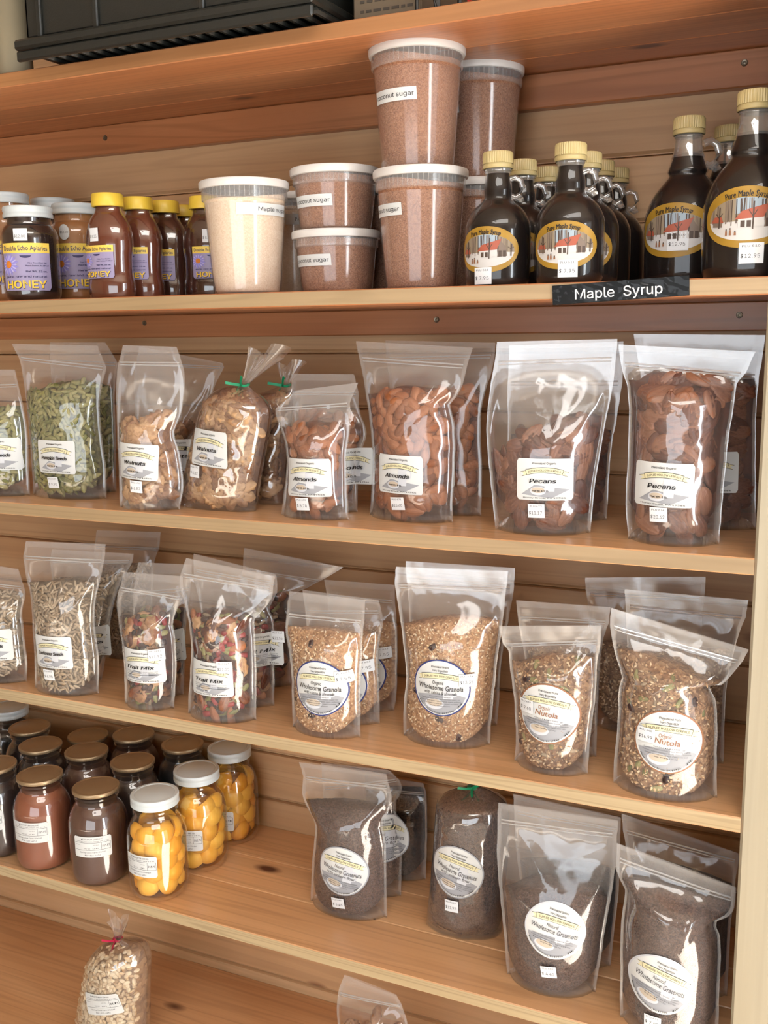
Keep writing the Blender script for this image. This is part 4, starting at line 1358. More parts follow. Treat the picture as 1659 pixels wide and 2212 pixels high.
# ---------------------------------------------------------------- pouches of nuts, seeds and cereal
# seam outline of each bag measured from its base: left x, left z, right x, right z per row (mm)
BAGS = {
    'pumpkin': {'pos':[-1.0879,0.0739,1.3551],'rz':0.062,'T':0.03,'rows':[[-68,0,68,0],[-67,14,69,14],[-67,28,70,28],[-67,43,71,41],[-67,57,71,54],[-67,72,69,67],[-67,86,68,80],[-67,101,67,93],[-67,115,66,107],[-68,129,66,121],[-68,143,66,134],[-69,158,67,148],[-70,172,70,159],[-71,185,73,172],[-73,200,78,184],[-76,212,83,197],[-79,217,79,205],[-82,222,76,213],[-85,228,72,221],[-88,233,69,229]],'fill':[[-34,163],[0,176],[39,179],[83,170]],'lab':[3,65,69,51,-1],'stk':[-4,26,22,17,2]},
    'pumpkin_cut': {'pos':[-1.2232,0.0527,1.3551],'rz':0.14,'T':0.028,'rows':[[-67,0,68,0],[-66,12,68,11],[-65,23,69,22],[-63,34,69,34],[-62,46,69,46],[-61,56,70,58],[-60,68,71,70],[-59,80,72,82],[-58,92,72,94],[-58,103,72,105],[-57,113,71,117],[-57,126,69,128],[-57,136,68,138],[-57,146,66,150],[-57,157,64,161],[-57,168,62,171],[-57,175,61,177],[-56,181,60,182],[-56,188,59,188],[-55,195,58,194]],'fill':[[-26,136],[39,139],[77,141]],'lab':[31,67,67,50,-1]},
    'walnut_zip': {'pos':[-0.904,0.0309,1.3551],'rz':0.134,'T':0.026,'rows':[[-47,0,48,0],[-47,14,52,14],[-46,28,56,28],[-46,42,57,42],[-45,56,56,57],[-45,69,54,72],[-45,83,52,85],[-45,97,47,98],[-44,111,46,111],[-44,125,52,123],[-43,140,59,137],[-43,154,62,151],[-42,167,65,166],[-41,180,66,180],[-39,194,66,194],[-36,206,63,205],[-33,212,61,211],[-31,218,60,216],[-29,224,58,221],[-27,230,56,227]],'fill':[[-29,123],[-2,124],[21,136],[51,127]],'lab':[-2,70,57,50,-3],'stk':[-3,35,17,16,-3]},
    'walnut_tied': {'pos':[-0.816,0.072,1.3551],'rz':-0.125,'T':0.034,'rows':[[-70,0,69,0],[-65,11,71,12],[-60,26,72,24],[-55,40,75,38],[-50,56,78,50],[-45,71,81,62],[-40,85,85,75],[-34,99,88,87],[-29,112,92,101],[-23,125,96,114],[-18,138,98,125],[-11,150,100,137],[1,161,97,148],[16,169,88,157],[32,173,77,165],[49,175,66,174]],'fill':[[-4,165],[54,175],[109,167]],'lab':[18,89,53,50,-4],'stk':[-7,56,17,15,-3]},
    'almond_small': {'pos':[-0.6475,0.0512,1.3551],'rz':-0.029,'T':0.026,'rows':[[-52,0,52,0],[-50,10,52,11],[-48,19,52,22],[-47,29,51,33],[-45,39,51,44],[-43,49,51,53],[-42,59,51,62],[-40,70,51,75],[-40,79,51,83],[-41,89,52,93],[-42,99,54,103],[-45,108,56,113],[-48,117,57,123],[-52,126,58,133],[-55,135,58,143],[-56,144,57,153],[-47,150,60,160],[-39,156,63,166],[-30,163,67,173],[-22,169,70,180]],'fill':[[-35,121],[1,131],[29,127],[56,116]],'lab':[4,57,63,48,1],'stk':[-2,22,17,16,3]},
    'almond_large': {'pos':[-0.5223,0.0861,1.3551],'rz':-0.106,'T':0.032,'rows':[[-63,0,62,0],[-61,13,63,14],[-60,27,63,28],[-59,42,64,43],[-58,56,65,56],[-57,71,66,70],[-57,86,66,85],[-58,100,67,98],[-59,115,66,114],[-61,129,66,126],[-62,142,62,140],[-65,157,59,152],[-67,170,68,162],[-69,183,76,175],[-72,197,80,188],[-75,210,83,201],[-76,215,85,207],[-78,221,87,212],[-79,226,89,218],[-80,232,91,223]],'fill':[[-44,164],[-12,175],[31,173],[60,168]],'lab':[1,63,68,51,-1],'stk':[-1,25,22,17,4]},
    'pecan_small': {'pos':[-0.3387,0.0677,1.3551],'rz':0.116,'T':0.036,'rows':[[-58,0,59,0],[-59,14,60,14],[-61,28,61,29],[-62,42,62,44],[-64,56,63,58],[-65,69,65,73],[-67,83,67,87],[-68,97,69,101],[-69,110,71,115],[-70,124,73,129],[-69,138,75,142],[-68,153,78,156],[-66,167,80,170],[-65,179,82,183],[-62,194,83,197],[-60,205,84,210],[-59,212,84,216],[-58,218,85,221],[-58,224,85,226],[-57,230,85,232]],'fill':[[-47,98],[-24,116],[8,134],[37,147],[66,143]],'lab':[8,69,65,50,0],'stk':[-1,31,19,16,1]},
    'pecan_large': {'pos':[-0.18,0.0594,1.3551],'rz':0.044,'T':0.036,'rows':[[-51,0,51,0],[-52,14,51,13],[-54,27,52,26],[-55,42,52,40],[-55,55,53,54],[-55,69,53,67],[-54,83,54,82],[-54,97,55,95],[-54,112,55,107],[-54,126,56,122],[-54,140,57,133],[-54,153,59,146],[-56,168,60,159],[-57,180,61,172],[-62,192,62,183],[-65,205,70,193],[-66,210,73,199],[-67,216,75,205],[-68,221,77,211],[-68,226,80,217]],'fill':[[-47,187],[-29,196],[6,196],[29,192],[55,184]],'lab':[-9,71,61,50,-1],'stk':[-13,37,18,15,2]},
    'sunflower': {'pos':[-1.0818,0.031,1.0575],'rz':0.14,'T':0.03,'rows':[[-56,0,57,0],[-55,14,58,14],[-54,27,60,30],[-53,42,61,44],[-52,54,62,58],[-52,69,61,73],[-52,83,60,86],[-52,97,59,101],[-51,111,59,115],[-51,126,60,130],[-51,140,62,143],[-52,155,65,157],[-55,168,70,171],[-57,182,74,184],[-58,196,78,198],[-59,210,82,211],[-57,216,83,217],[-55,222,84,223],[-54,228,85,230],[-52,234,86,236]],'fill':[[-29,171],[10,179],[52,176],[74,175]],'lab':[0,71,63,50,1],'stk':[-7,35,17,16,2]},
    'sunflower_cut': {'pos':[-1.2377,0.0292,1.0575],'rz':0.14,'T':0.028,'rows':[[-68,0,69,0],[-67,10,70,10],[-66,21,72,20],[-65,31,73,32],[-64,42,73,43],[-63,52,72,54],[-61,63,72,66],[-60,74,71,76],[-59,85,71,87],[-58,96,71,97],[-58,108,70,107],[-58,120,71,116],[-59,129,74,127],[-60,140,78,137],[-60,151,80,147],[-60,162,78,155],[-60,170,76,162],[-59,178,74,169],[-59,186,72,177],[-58,194,70,184]],'fill':[[-31,148],[46,150],[86,146]],'lab':[26,65,67,51,1]},
    'trail_small': {'pos':[-0.9208,0.0274,1.0575],'rz':0.14,'T':0.026,'rows':[[-40,0,41,0],[-40,12,42,12],[-39,24,44,24],[-39,37,45,36],[-38,48,47,48],[-38,60,48,59],[-38,70,49,70],[-39,83,49,83],[-39,95,49,94],[-41,107,49,104],[-42,118,48,116],[-43,131,46,127],[-44,143,48,137],[-44,154,53,149],[-42,167,59,159],[-38,178,64,169],[-35,184,65,177],[-33,190,66,185],[-31,196,66,193],[-29,202,67,201]],'fill':[[-25,135],[-11,141],[36,148],[55,128]],'lab':[5,70,61,54,0],'stk':[29,88,20,16,2]},
    'trail_large': {'pos':[-0.7972,0.0328,1.0575],'rz':0.14,'T':0.032,'rows':[[-53,0,54,0],[-52,12,54,14],[-51,28,55,28],[-49,39,56,41],[-47,54,56,55],[-46,69,57,69],[-44,82,57,82],[-43,97,57,95],[-43,111,57,109],[-44,125,57,124],[-45,139,56,138],[-48,153,57,149],[-51,166,67,159],[-55,181,77,170],[-57,194,85,182],[-54,208,87,195],[-51,214,87,199],[-49,219,88,204],[-47,225,89,208],[-44,231,90,212]],'fill':[[-29,150],[3,163],[42,155],[60,152]],'lab':[0,67,63,52,0],'stk':[23,86,22,15,-1]},
    'granola_small': {'pos':[-0.6318,0.0407,1.0575],'rz':0.019,'T':0.028,'rows':[[-52,0,52,0],[-52,10,52,12],[-52,21,52,23],[-52,32,53,35],[-52,43,53,46],[-52,55,53,56],[-51,66,53,67],[-52,77,54,79],[-52,89,54,90],[-53,99,55,100],[-54,109,56,110],[-56,120,57,122],[-58,130,57,133],[-59,140,58,142],[-58,151,59,154],[-56,162,61,164],[-55,170,61,171],[-54,179,62,178],[-52,187,62,186],[-51,195,63,193]],'fill':[[-39,147],[9,149],[45,148],[63,148]],'circ':[5,73,39,37,41],'stk':[38,90,21,16,4]},
    'granola_large': {'pos':[-0.4698,0.0777,1.0575],'rz':0.123,'T':0.035,'rows':[[-59,0,60,0],[-59,14,61,14],[-59,28,61,28],[-58,43,63,43],[-57,58,64,58],[-55,71,65,73],[-54,86,67,88],[-55,100,68,103],[-56,114,69,116],[-58,128,71,131],[-59,142,73,145],[-61,157,75,158],[-63,170,76,172],[-65,184,78,186],[-67,198,79,199],[-69,211,80,213],[-69,217,81,219],[-68,223,82,225],[-68,229,82,232],[-67,235,83,238]],'fill':[[-49,160],[-10,169],[27,176],[71,173]],'circ':[2,86,39,36,42],'stk':[37,98,17,15,2]},
    'nutola_small': {'pos':[-0.3177,0.0484,1.0575],'rz':-0.049,'T':0.03,'rows':[[-48,0,48,0],[-47,10,48,11],[-46,20,49,23],[-46,32,49,35],[-46,42,50,47],[-47,53,51,58],[-48,64,52,70],[-48,75,53,82],[-49,85,55,94],[-51,96,55,105],[-52,107,56,118],[-54,116,56,130],[-55,126,56,140],[-56,137,57,152],[-57,146,59,162],[-64,152,60,173],[-66,158,60,178],[-67,164,60,182],[-69,169,60,187],[-70,175,60,192]],'fill':[[-38,134],[-3,150],[25,152],[55,152]],'circ':[4,82,39,36,41],'stk':[-23,87,19,18,1]},
    'nutola_large': {'pos':[-0.176,0.0384,1.0575],'rz':0.06,'T':0.038,'rows':[[-60,0,60,0],[-60,14,59,13],[-60,27,58,27],[-59,41,58,40],[-58,54,57,54],[-57,68,57,68],[-57,81,57,81],[-56,96,56,93],[-57,110,55,108],[-56,122,53,120],[-53,135,47,131],[-56,145,45,137],[-61,159,58,137],[-64,170,65,145],[-67,184,73,157],[-69,197,80,168],[-69,202,82,172],[-69,208,83,176],[-68,213,85,179],[-68,218,86,183]],'fill':[[-46,170],[-28,168],[1,161],[41,145]],'circ':[5,76,38,37,40],'stk':[-19,82,18,17,0]},
    'graten_einkorn': {'pos':[-0.6405,0.1115,0.7501],'rz':0.039,'T':0.034,'rows':[[-62,0,63,0],[-61,15,63,14],[-60,29,63,28],[-59,44,63,42],[-58,56,63,58],[-57,71,63,72],[-54,86,63,87],[-53,100,63,102],[-51,114,63,115],[-51,127,61,130],[-55,139,58,142],[-62,149,60,155],[-68,160,68,167],[-71,173,73,181],[-70,186,73,194],[-68,200,70,207],[-70,205,68,211],[-71,211,67,216],[-73,216,66,221],[-75,221,65,225]],'fill':[[-37,165],[-6,170],[40,173],[70,174]],'circ':[7,80,39,38,41],'stk':[0,28,20,17,4]},
    'graten_tied': {'pos':[-0.467,0.1382,0.7501],'rz':0.087,'T':0.045,'rows':[[-56,0,56,0],[-54,15,57,17],[-52,30,58,33],[-50,48,59,50],[-49,64,61,68],[-47,80,62,84],[-46,98,64,102],[-44,115,65,118],[-43,129,66,134],[-42,148,66,152],[-41,163,66,169],[-40,177,65,182],[-38,192,63,198],[-26,203,53,207],[-12,210,40,214],[2,216,26,218]],'fill':[[-28,204],[12,219],[65,216]],'circ':[2,109,36,33,39],'stk':[-4,58,18,17,2]},
    'graten_mid': {'pos':[-0.3162,0.0612,0.7501],'rz':0.077,'T':0.036,'rows':[[-58,0,59,0],[-60,15,60,16],[-61,30,62,32],[-62,45,64,47],[-63,58,66,62],[-65,74,67,78],[-66,88,69,93],[-68,102,71,108],[-69,117,73,122],[-71,131,75,137],[-72,146,77,152],[-73,161,78,167],[-74,176,80,181],[-73,190,80,196],[-73,205,80,210],[-73,220,80,224],[-73,226,81,229],[-73,231,81,233],[-72,237,81,238],[-72,243,81,243]],'fill':[[-54,127],[-29,139],[46,147],[72,138]],'circ':[10,98,41,39,44],'stk':[4,40,20,18,6]},
    'graten_right': {'pos':[-0.1612,0.0382,0.7501],'rz':0.14,'T':0.038,'rows':[[-58,0,59,0],[-58,13,59,14],[-59,26,59,27],[-59,40,58,40],[-59,54,58,53],[-59,69,58,64],[-60,84,58,78],[-60,97,58,92],[-60,112,58,103],[-60,127,57,116],[-59,142,56,130],[-57,159,51,141],[-56,173,51,149],[-63,186,64,157],[-68,199,70,167],[-68,215,71,181],[-68,219,71,185],[-68,224,71,189],[-68,228,71,192],[-68,233,71,196]],'fill':[[-52,189],[-22,187],[18,186],[51,178]],'circ':[-11,78,38,34,42],'stk':[-18,26,19,18,1]},
    'spelt_tied': {'pos':[-1.059,0.055,0.442],'rz':0.0,'T':0.045,'rows':[[-72,0,72,0],[-69,10,73,14],[-67,21,73,28],[-64,32,74,44],[-61,44,76,59],[-57,56,77,75],[-54,68,78,90],[-51,78,79,106],[-47,92,80,120],[-43,108,82,139],[-39,122,83,157],[-33,140,83,171],[-25,155,80,187],[-11,170,69,195],[4,181,51,195],[21,190,32,193]],'fill':[[-9,179],[28,205],[67,221],[103,224]],'lab':[24,102,69,35,12]},
    'plain_bag': {'pos':[-0.582,0.07,0.442],'rz':0.0,'T':0.03,'rows':[[-58,0,58,0],[-58,18,58,19],[-58,36,58,39],[-58,54,58,59],[-58,72,59,78],[-58,89,59,98],[-58,106,59,117],[-58,123,59,135],[-58,141,59,152],[-58,150,58,163],[-59,158,57,171],[-59,165,56,177],[-59,172,54,184],[-58,181,52,191],[-57,189,49,198],[-56,197,47,205],[-54,205,45,209],[-51,213,42,213],[-48,221,40,216],[-45,229,38,220]],'fill':[[-44,167],[-18,183],[8,187],[54,169]]},
    'pumpkin_behind': {'pos':[-1.1089,0.1323,1.3551],'rz':0.062,'T':0.023,'rows':[[-60,0,61,0],[-59,15,62,13],[-58,28,62,28],[-56,42,63,41],[-55,56,64,56],[-54,69,65,69],[-53,83,66,82],[-52,97,66,97],[-52,112,67,111],[-51,127,67,125],[-50,141,68,138],[-50,154,68,150],[-49,166,70,163],[-49,182,72,177],[-49,194,75,189],[-49,206,78,201],[-49,213,73,209],[-48,220,68,217],[-48,227,63,225],[-47,234,57,233]],'fill':[[-36,157],[33,174],[78,158]]},
    'walnut_zip_behind': {'pos':[-0.989,0.1752,1.3551],'rz':0.134,'T':0.023,'rows':[[-47,0,48,0],[-47,15,49,14],[-46,28,50,30],[-45,42,51,46],[-44,57,52,60],[-43,71,54,72],[-42,84,57,86],[-41,96,66,93],[-41,108,74,105],[-40,124,79,117],[-40,140,85,132],[-40,153,91,146],[-40,165,97,159],[-39,176,103,172],[-37,191,110,183],[-33,201,117,194],[-32,207,116,195],[-30,213,115,197],[-28,219,115,199],[-27,226,114,200]],'fill':[[-30,103],[42,105],[75,99]],'lab':[34,59,57,53,-3]},
    'walnut_tied_behind': {'pos':[-0.7799,0.1336,1.3551],'rz':-0.125,'T':0.023,'rows':[[-42,0,42,0],[-41,14,43,12],[-41,28,44,24],[-40,42,45,35],[-40,56,46,46],[-39,71,47,58],[-38,83,49,70],[-37,97,51,82],[-36,112,53,95],[-34,126,56,108],[-31,137,58,120],[-23,148,60,131],[-9,154,62,139],[7,160,65,154],[22,164,66,162],[38,169,63,173]],'fill':[[10,157],[61,165]]},
    'almond_small_behind': {'pos':[-0.6588,0.1082,1.3551],'rz':-0.029,'T':0.023,'rows':[[-49,0,48,0],[-48,11,49,12],[-48,22,49,24],[-47,33,50,36],[-47,44,50,48],[-46,56,51,59],[-46,67,52,69],[-46,78,54,80],[-47,89,59,92],[-47,101,63,101],[-48,112,65,110],[-48,123,62,121],[-49,132,57,131],[-50,143,54,142],[-50,153,53,153],[-51,162,54,163],[-51,169,52,170],[-51,175,50,176],[-51,182,49,182],[-51,188,47,188]],'fill':[[-41,137],[61,135]],'lab':[43,64,61,47,2]},
    'almond_large_behind': {'pos':[-0.5083,0.1444,1.3551],'rz':-0.106,'T':0.023,'rows':[[-68,0,67,0],[-68,14,67,14],[-67,29,68,27],[-67,43,68,42],[-67,57,68,58],[-66,71,68,71],[-66,85,67,86],[-67,99,66,100],[-68,114,66,116],[-69,129,66,130],[-70,144,67,144],[-71,158,71,160],[-72,170,75,174],[-73,183,80,186],[-75,197,83,200],[-76,208,86,212],[-77,214,86,216],[-77,220,86,220],[-78,226,86,224],[-78,232,86,228]],'fill':[[-58,158],[46,171],[77,163]],'lab':[4,64,72,51,0]},
    'pecan_small_behind': {'pos':[-0.3435,0.1568,1.3551],'rz':0.116,'T':0.023,'rows':[[-63,0,64,0],[-63,12,64,12],[-64,26,65,25],[-64,38,65,38],[-64,52,65,51],[-65,64,66,64],[-65,77,66,75],[-65,90,67,86],[-66,101,68,95],[-66,111,69,109],[-66,120,71,117],[-66,134,73,129],[-67,147,74,140],[-67,157,76,152],[-67,166,77,164],[-67,176,79,177],[-66,188,79,190],[-66,200,79,203],[-65,212,79,216],[-65,224,79,228]],'fill':[[-52,110],[72,119]]},
    'pecan_large_behind': {'pos':[-0.1658,0.1643,1.3551],'rz':0.044,'T':0.023,'rows':[[-67,0,67,0],[-68,13,67,14],[-68,26,66,26],[-69,41,65,40],[-70,54,65,54],[-70,68,64,67],[-71,82,63,80],[-72,94,63,93],[-72,106,62,105],[-73,117,62,116],[-73,127,61,126],[-74,143,61,141],[-74,156,61,155],[-75,166,61,166],[-75,177,62,175],[-76,188,62,186],[-79,200,64,198],[-81,213,65,210],[-84,225,66,222],[-86,237,67,234]],'fill':[[-69,182],[59,185]],'lab':[12,71,65,48,1]},
    'sunflower_behind': {'pos':[-1.1073,0.0872,1.0575],'rz':0.14,'T':0.023,'rows':[[-43,0,43,0],[-42,12,47,13],[-42,24,50,26],[-41,37,53,40],[-41,48,56,52],[-40,61,59,66],[-39,74,62,80],[-39,85,65,94],[-38,99,68,107],[-37,114,72,121],[-37,128,77,136],[-36,141,82,149],[-36,153,88,161],[-35,167,97,175],[-36,180,105,186],[-36,190,112,198],[-35,195,112,201],[-34,200,113,203],[-33,204,113,206],[-32,209,114,209]],'fill':[[-19,164],[92,173]],'lab':[32,67,63,50,1]},
    'sunflower_back': {'pos':[-1.1137,0.2037,1.0575],'rz':0.14,'T':0.023,'rows':[[-49,0,49,0],[-48,12,52,14],[-47,24,54,26],[-47,36,57,38],[-46,49,59,52],[-45,62,62,66],[-45,75,64,79],[-44,88,65,92],[-44,101,66,107],[-43,115,67,121],[-43,129,69,135],[-43,142,70,147],[-42,154,71,158],[-42,166,73,171],[-41,180,78,183],[-40,189,83,192],[-38,196,84,199],[-36,203,85,206],[-35,211,86,213],[-33,218,87,220]],'fill':[[-28,160],[78,167]]},
    'trail_small_behind': {'pos':[-0.9408,0.0793,1.0575],'rz':0.14,'T':0.023,'rows':[[-40,0,40,0],[-40,11,42,12],[-40,22,43,24],[-40,32,44,37],[-40,43,45,50],[-40,53,46,62],[-40,64,47,74],[-40,74,48,85],[-40,83,49,94],[-40,92,50,105],[-39,104,52,119],[-39,115,53,126],[-38,126,55,136],[-37,135,57,147],[-37,145,59,158],[-36,155,61,169],[-33,167,62,178],[-30,179,63,187],[-27,192,64,196],[-24,204,65,205]],'fill':[[-26,135],[61,140]],'lab':[16,81,61,17,2]},
    'trail_large_behind': {'pos':[-0.8042,0.0911,1.0575],'rz':0.14,'T':0.023,'rows':[[-55,0,56,0],[-55,15,56,14],[-54,28,57,28],[-54,43,58,42],[-53,56,58,58],[-53,70,59,72],[-52,84,59,86],[-52,96,60,98],[-53,108,60,109],[-54,124,60,119],[-57,139,59,134],[-59,153,54,143],[-61,164,54,151],[-63,175,61,163],[-65,190,67,175],[-65,200,67,187],[-65,206,67,190],[-65,212,66,193],[-65,218,66,196],[-64,224,65,200]],'fill':[[-39,142],[60,152]],'lab':[41,89,64,46,1],'stk':[67,108,22,15,2]},
    'trail_back': {'pos':[-0.816,0.1785,1.0575],'rz':0.14,'T':0.023,'rows':[[-46,0,47,0],[-46,12,47,15],[-46,24,48,29],[-46,37,49,44],[-46,49,50,58],[-46,61,51,72],[-46,72,52,84],[-45,85,52,96],[-44,97,50,113],[-42,111,46,125],[-40,125,46,135],[-38,139,52,144],[-36,151,64,152],[-34,161,77,158],[-31,175,89,165],[-27,182,100,171],[-27,191,109,176],[-26,199,119,182],[-25,208,128,188],[-24,216,137,194]],'fill':[[-28,137],[21,145],[55,147]],'stk':[30,78,21,16,1]},
    'granola_small_behind': {'pos':[-0.6289,0.0948,1.0575],'rz':0.019,'T':0.023,'rows':[[-53,0,53,0],[-53,11,53,12],[-53,21,53,24],[-53,31,53,36],[-53,42,53,48],[-53,53,53,58],[-53,63,53,67],[-53,72,52,80],[-53,80,52,88],[-54,92,52,98],[-55,104,53,109],[-57,115,55,121],[-58,124,57,132],[-59,132,60,143],[-60,144,60,154],[-60,152,58,164],[-61,160,57,168],[-62,168,56,172],[-63,175,55,175],[-64,183,54,179]],'fill':[[-49,133],[55,131]],'circ':[2,59,39,38,41],'stk':[38,87,22,16,4]},
    'granola_back': {'pos':[-0.6252,0.148,1.0575],'rz':0.019,'T':0.023,'rows':[[-47,0,47,0],[-47,11,49,9],[-47,22,51,19],[-47,33,52,33],[-48,44,53,42],[-48,56,53,52],[-48,67,53,64],[-49,78,54,77],[-50,90,54,89],[-51,102,54,100],[-52,113,54,111],[-54,123,54,123],[-54,132,53,134],[-55,145,53,144],[-56,155,52,154],[-57,164,51,164],[-58,169,51,170],[-59,175,51,176],[-60,181,51,182],[-61,186,51,188]],'fill':[[-43,127],[57,135]],'circ':[3,59,40,38,41],'stk':[38,91,21,15,3]},
    'granola_large_behind': {'pos':[-0.4834,0.146,1.0575],'rz':0.123,'T':0.023,'rows':[[-61,0,61,0],[-61,14,62,13],[-61,28,63,28],[-61,40,64,43],[-61,54,64,56],[-62,68,65,70],[-62,82,66,84],[-62,95,67,96],[-63,109,69,111],[-64,124,71,125],[-64,139,73,139],[-65,154,76,151],[-65,166,77,162],[-66,177,80,177],[-67,194,82,189],[-68,202,83,200],[-68,208,83,207],[-69,214,84,213],[-69,221,84,219],[-69,227,84,226]],'fill':[[-53,144],[70,153]]},
    'nutola_small_behind': {'pos':[-0.3181,0.1047,1.0575],'rz':-0.049,'T':0.023,'rows':[[-46,0,46,0],[-46,13,46,12],[-47,25,46,26],[-47,38,46,38],[-47,50,46,52],[-48,62,46,64],[-48,75,47,76],[-49,85,47,88],[-49,96,47,100],[-50,105,48,114],[-52,121,48,127],[-54,133,49,139],[-57,143,50,149],[-59,152,51,159],[-61,164,55,172],[-62,173,58,181],[-63,179,58,186],[-64,184,58,191],[-64,189,59,195],[-65,195,59,200]],'fill':[[-43,138],[52,151]]},
    'nutola_large_behind': {'pos':[-0.1797,0.1395,1.0575],'rz':0.06,'T':0.023,'rows':[[-59,0,59,0],[-59,13,59,14],[-59,27,59,28],[-60,42,58,42],[-60,56,58,56],[-60,70,58,69],[-61,83,58,82],[-61,95,58,94],[-62,107,59,106],[-62,121,60,122],[-63,136,63,135],[-64,149,65,147],[-65,160,67,158],[-66,170,70,171],[-67,184,73,182],[-67,195,77,193],[-68,200,77,199],[-68,206,78,204],[-69,211,78,209],[-69,216,79,214]],'fill':[[-56,140],[57,152]]},
    'nutola_back': {'pos':[-0.2323,0.2103,1.0575],'rz':0.06,'T':0.023,'rows':[[-67,0,68,0],[-68,13,68,14],[-69,26,68,28],[-69,40,68,42],[-70,53,68,56],[-70,66,68,69],[-71,78,69,82],[-71,90,69,94],[-72,100,69,109],[-73,114,69,123],[-74,129,69,136],[-76,143,70,149],[-77,154,70,160],[-78,163,70,170],[-80,177,71,184],[-82,187,71,194],[-83,193,72,201],[-83,198,72,208],[-84,204,72,215],[-84,209,72,222]],'fill':[[-66,121],[66,134]]},
    'graten_einkorn_behind': {'pos':[-0.6452,0.1719,0.7501],'rz':0.039,'T':0.023,'rows':[[-64,0,64,0],[-63,10,64,13],[-63,21,65,27],[-63,31,65,41],[-62,42,66,54],[-62,51,66,66],[-62,61,65,78],[-62,69,64,93],[-62,78,62,105],[-62,92,60,116],[-62,103,59,129],[-62,113,57,142],[-63,122,58,155],[-63,134,66,168],[-64,145,68,180],[-64,155,62,190],[-65,165,58,193],[-65,175,54,196],[-65,186,51,199],[-66,196,47,202]],'fill':[[-46,131],[64,153]],'circ':[41,98,37,36,39]},
    'graten_black': {'pos':[-0.6171,0.2317,0.7501],'rz':0.039,'T':0.023,'rows':[[-52,0,52,0],[-52,9,53,10],[-52,18,53,20],[-52,28,53,30],[-51,37,54,40],[-51,46,54,50],[-51,56,54,60],[-51,64,55,70],[-51,72,55,80],[-51,81,55,89],[-50,91,55,99],[-50,101,55,108],[-50,110,55,117],[-50,119,55,126],[-50,128,54,136],[-50,137,54,145],[-50,143,53,149],[-49,148,52,153],[-49,154,50,157],[-49,159,49,161]],'fill':[[-39,145],[56,156]],'circ':[-12,86,38,37,39]},
    'graten_mid_behind': {'pos':[-0.3097,0.1237,0.7501],'rz':0.077,'T':0.023,'rows':[[-57,0,58,0],[-58,14,59,14],[-59,28,60,28],[-60,42,61,42],[-61,55,62,56],[-62,69,63,70],[-64,82,64,83],[-66,96,65,96],[-68,110,66,109],[-70,124,66,125],[-72,137,66,139],[-73,150,66,152],[-75,165,66,164],[-75,178,66,174],[-76,191,66,190],[-76,204,66,200],[-77,210,66,204],[-77,216,66,209],[-77,222,66,213],[-78,228,66,217]],'fill':[[-56,136],[66,143]]},
    'graten_right_behind': {'pos':[-0.1574,0.1177,0.7501],'rz':0.14,'T':0.023,'rows':[[-56,0,57,0],[-57,15,57,13],[-58,31,57,25],[-58,46,57,38],[-59,60,57,52],[-60,75,57,64],[-61,89,57,76],[-62,105,57,87],[-64,120,57,100],[-67,134,58,115],[-69,147,58,129],[-71,160,59,142],[-73,174,60,153],[-75,187,60,166],[-77,199,62,179],[-80,212,63,189],[-80,218,63,192],[-81,223,63,194],[-82,229,62,196],[-82,234,62,199]],'fill':[[-61,179],[55,158]]},
}



def sstep(a, b, x):
    t = np.clip((x - a) / (b - a), 0, 1)
    return t * t * (3 - 2 * t)


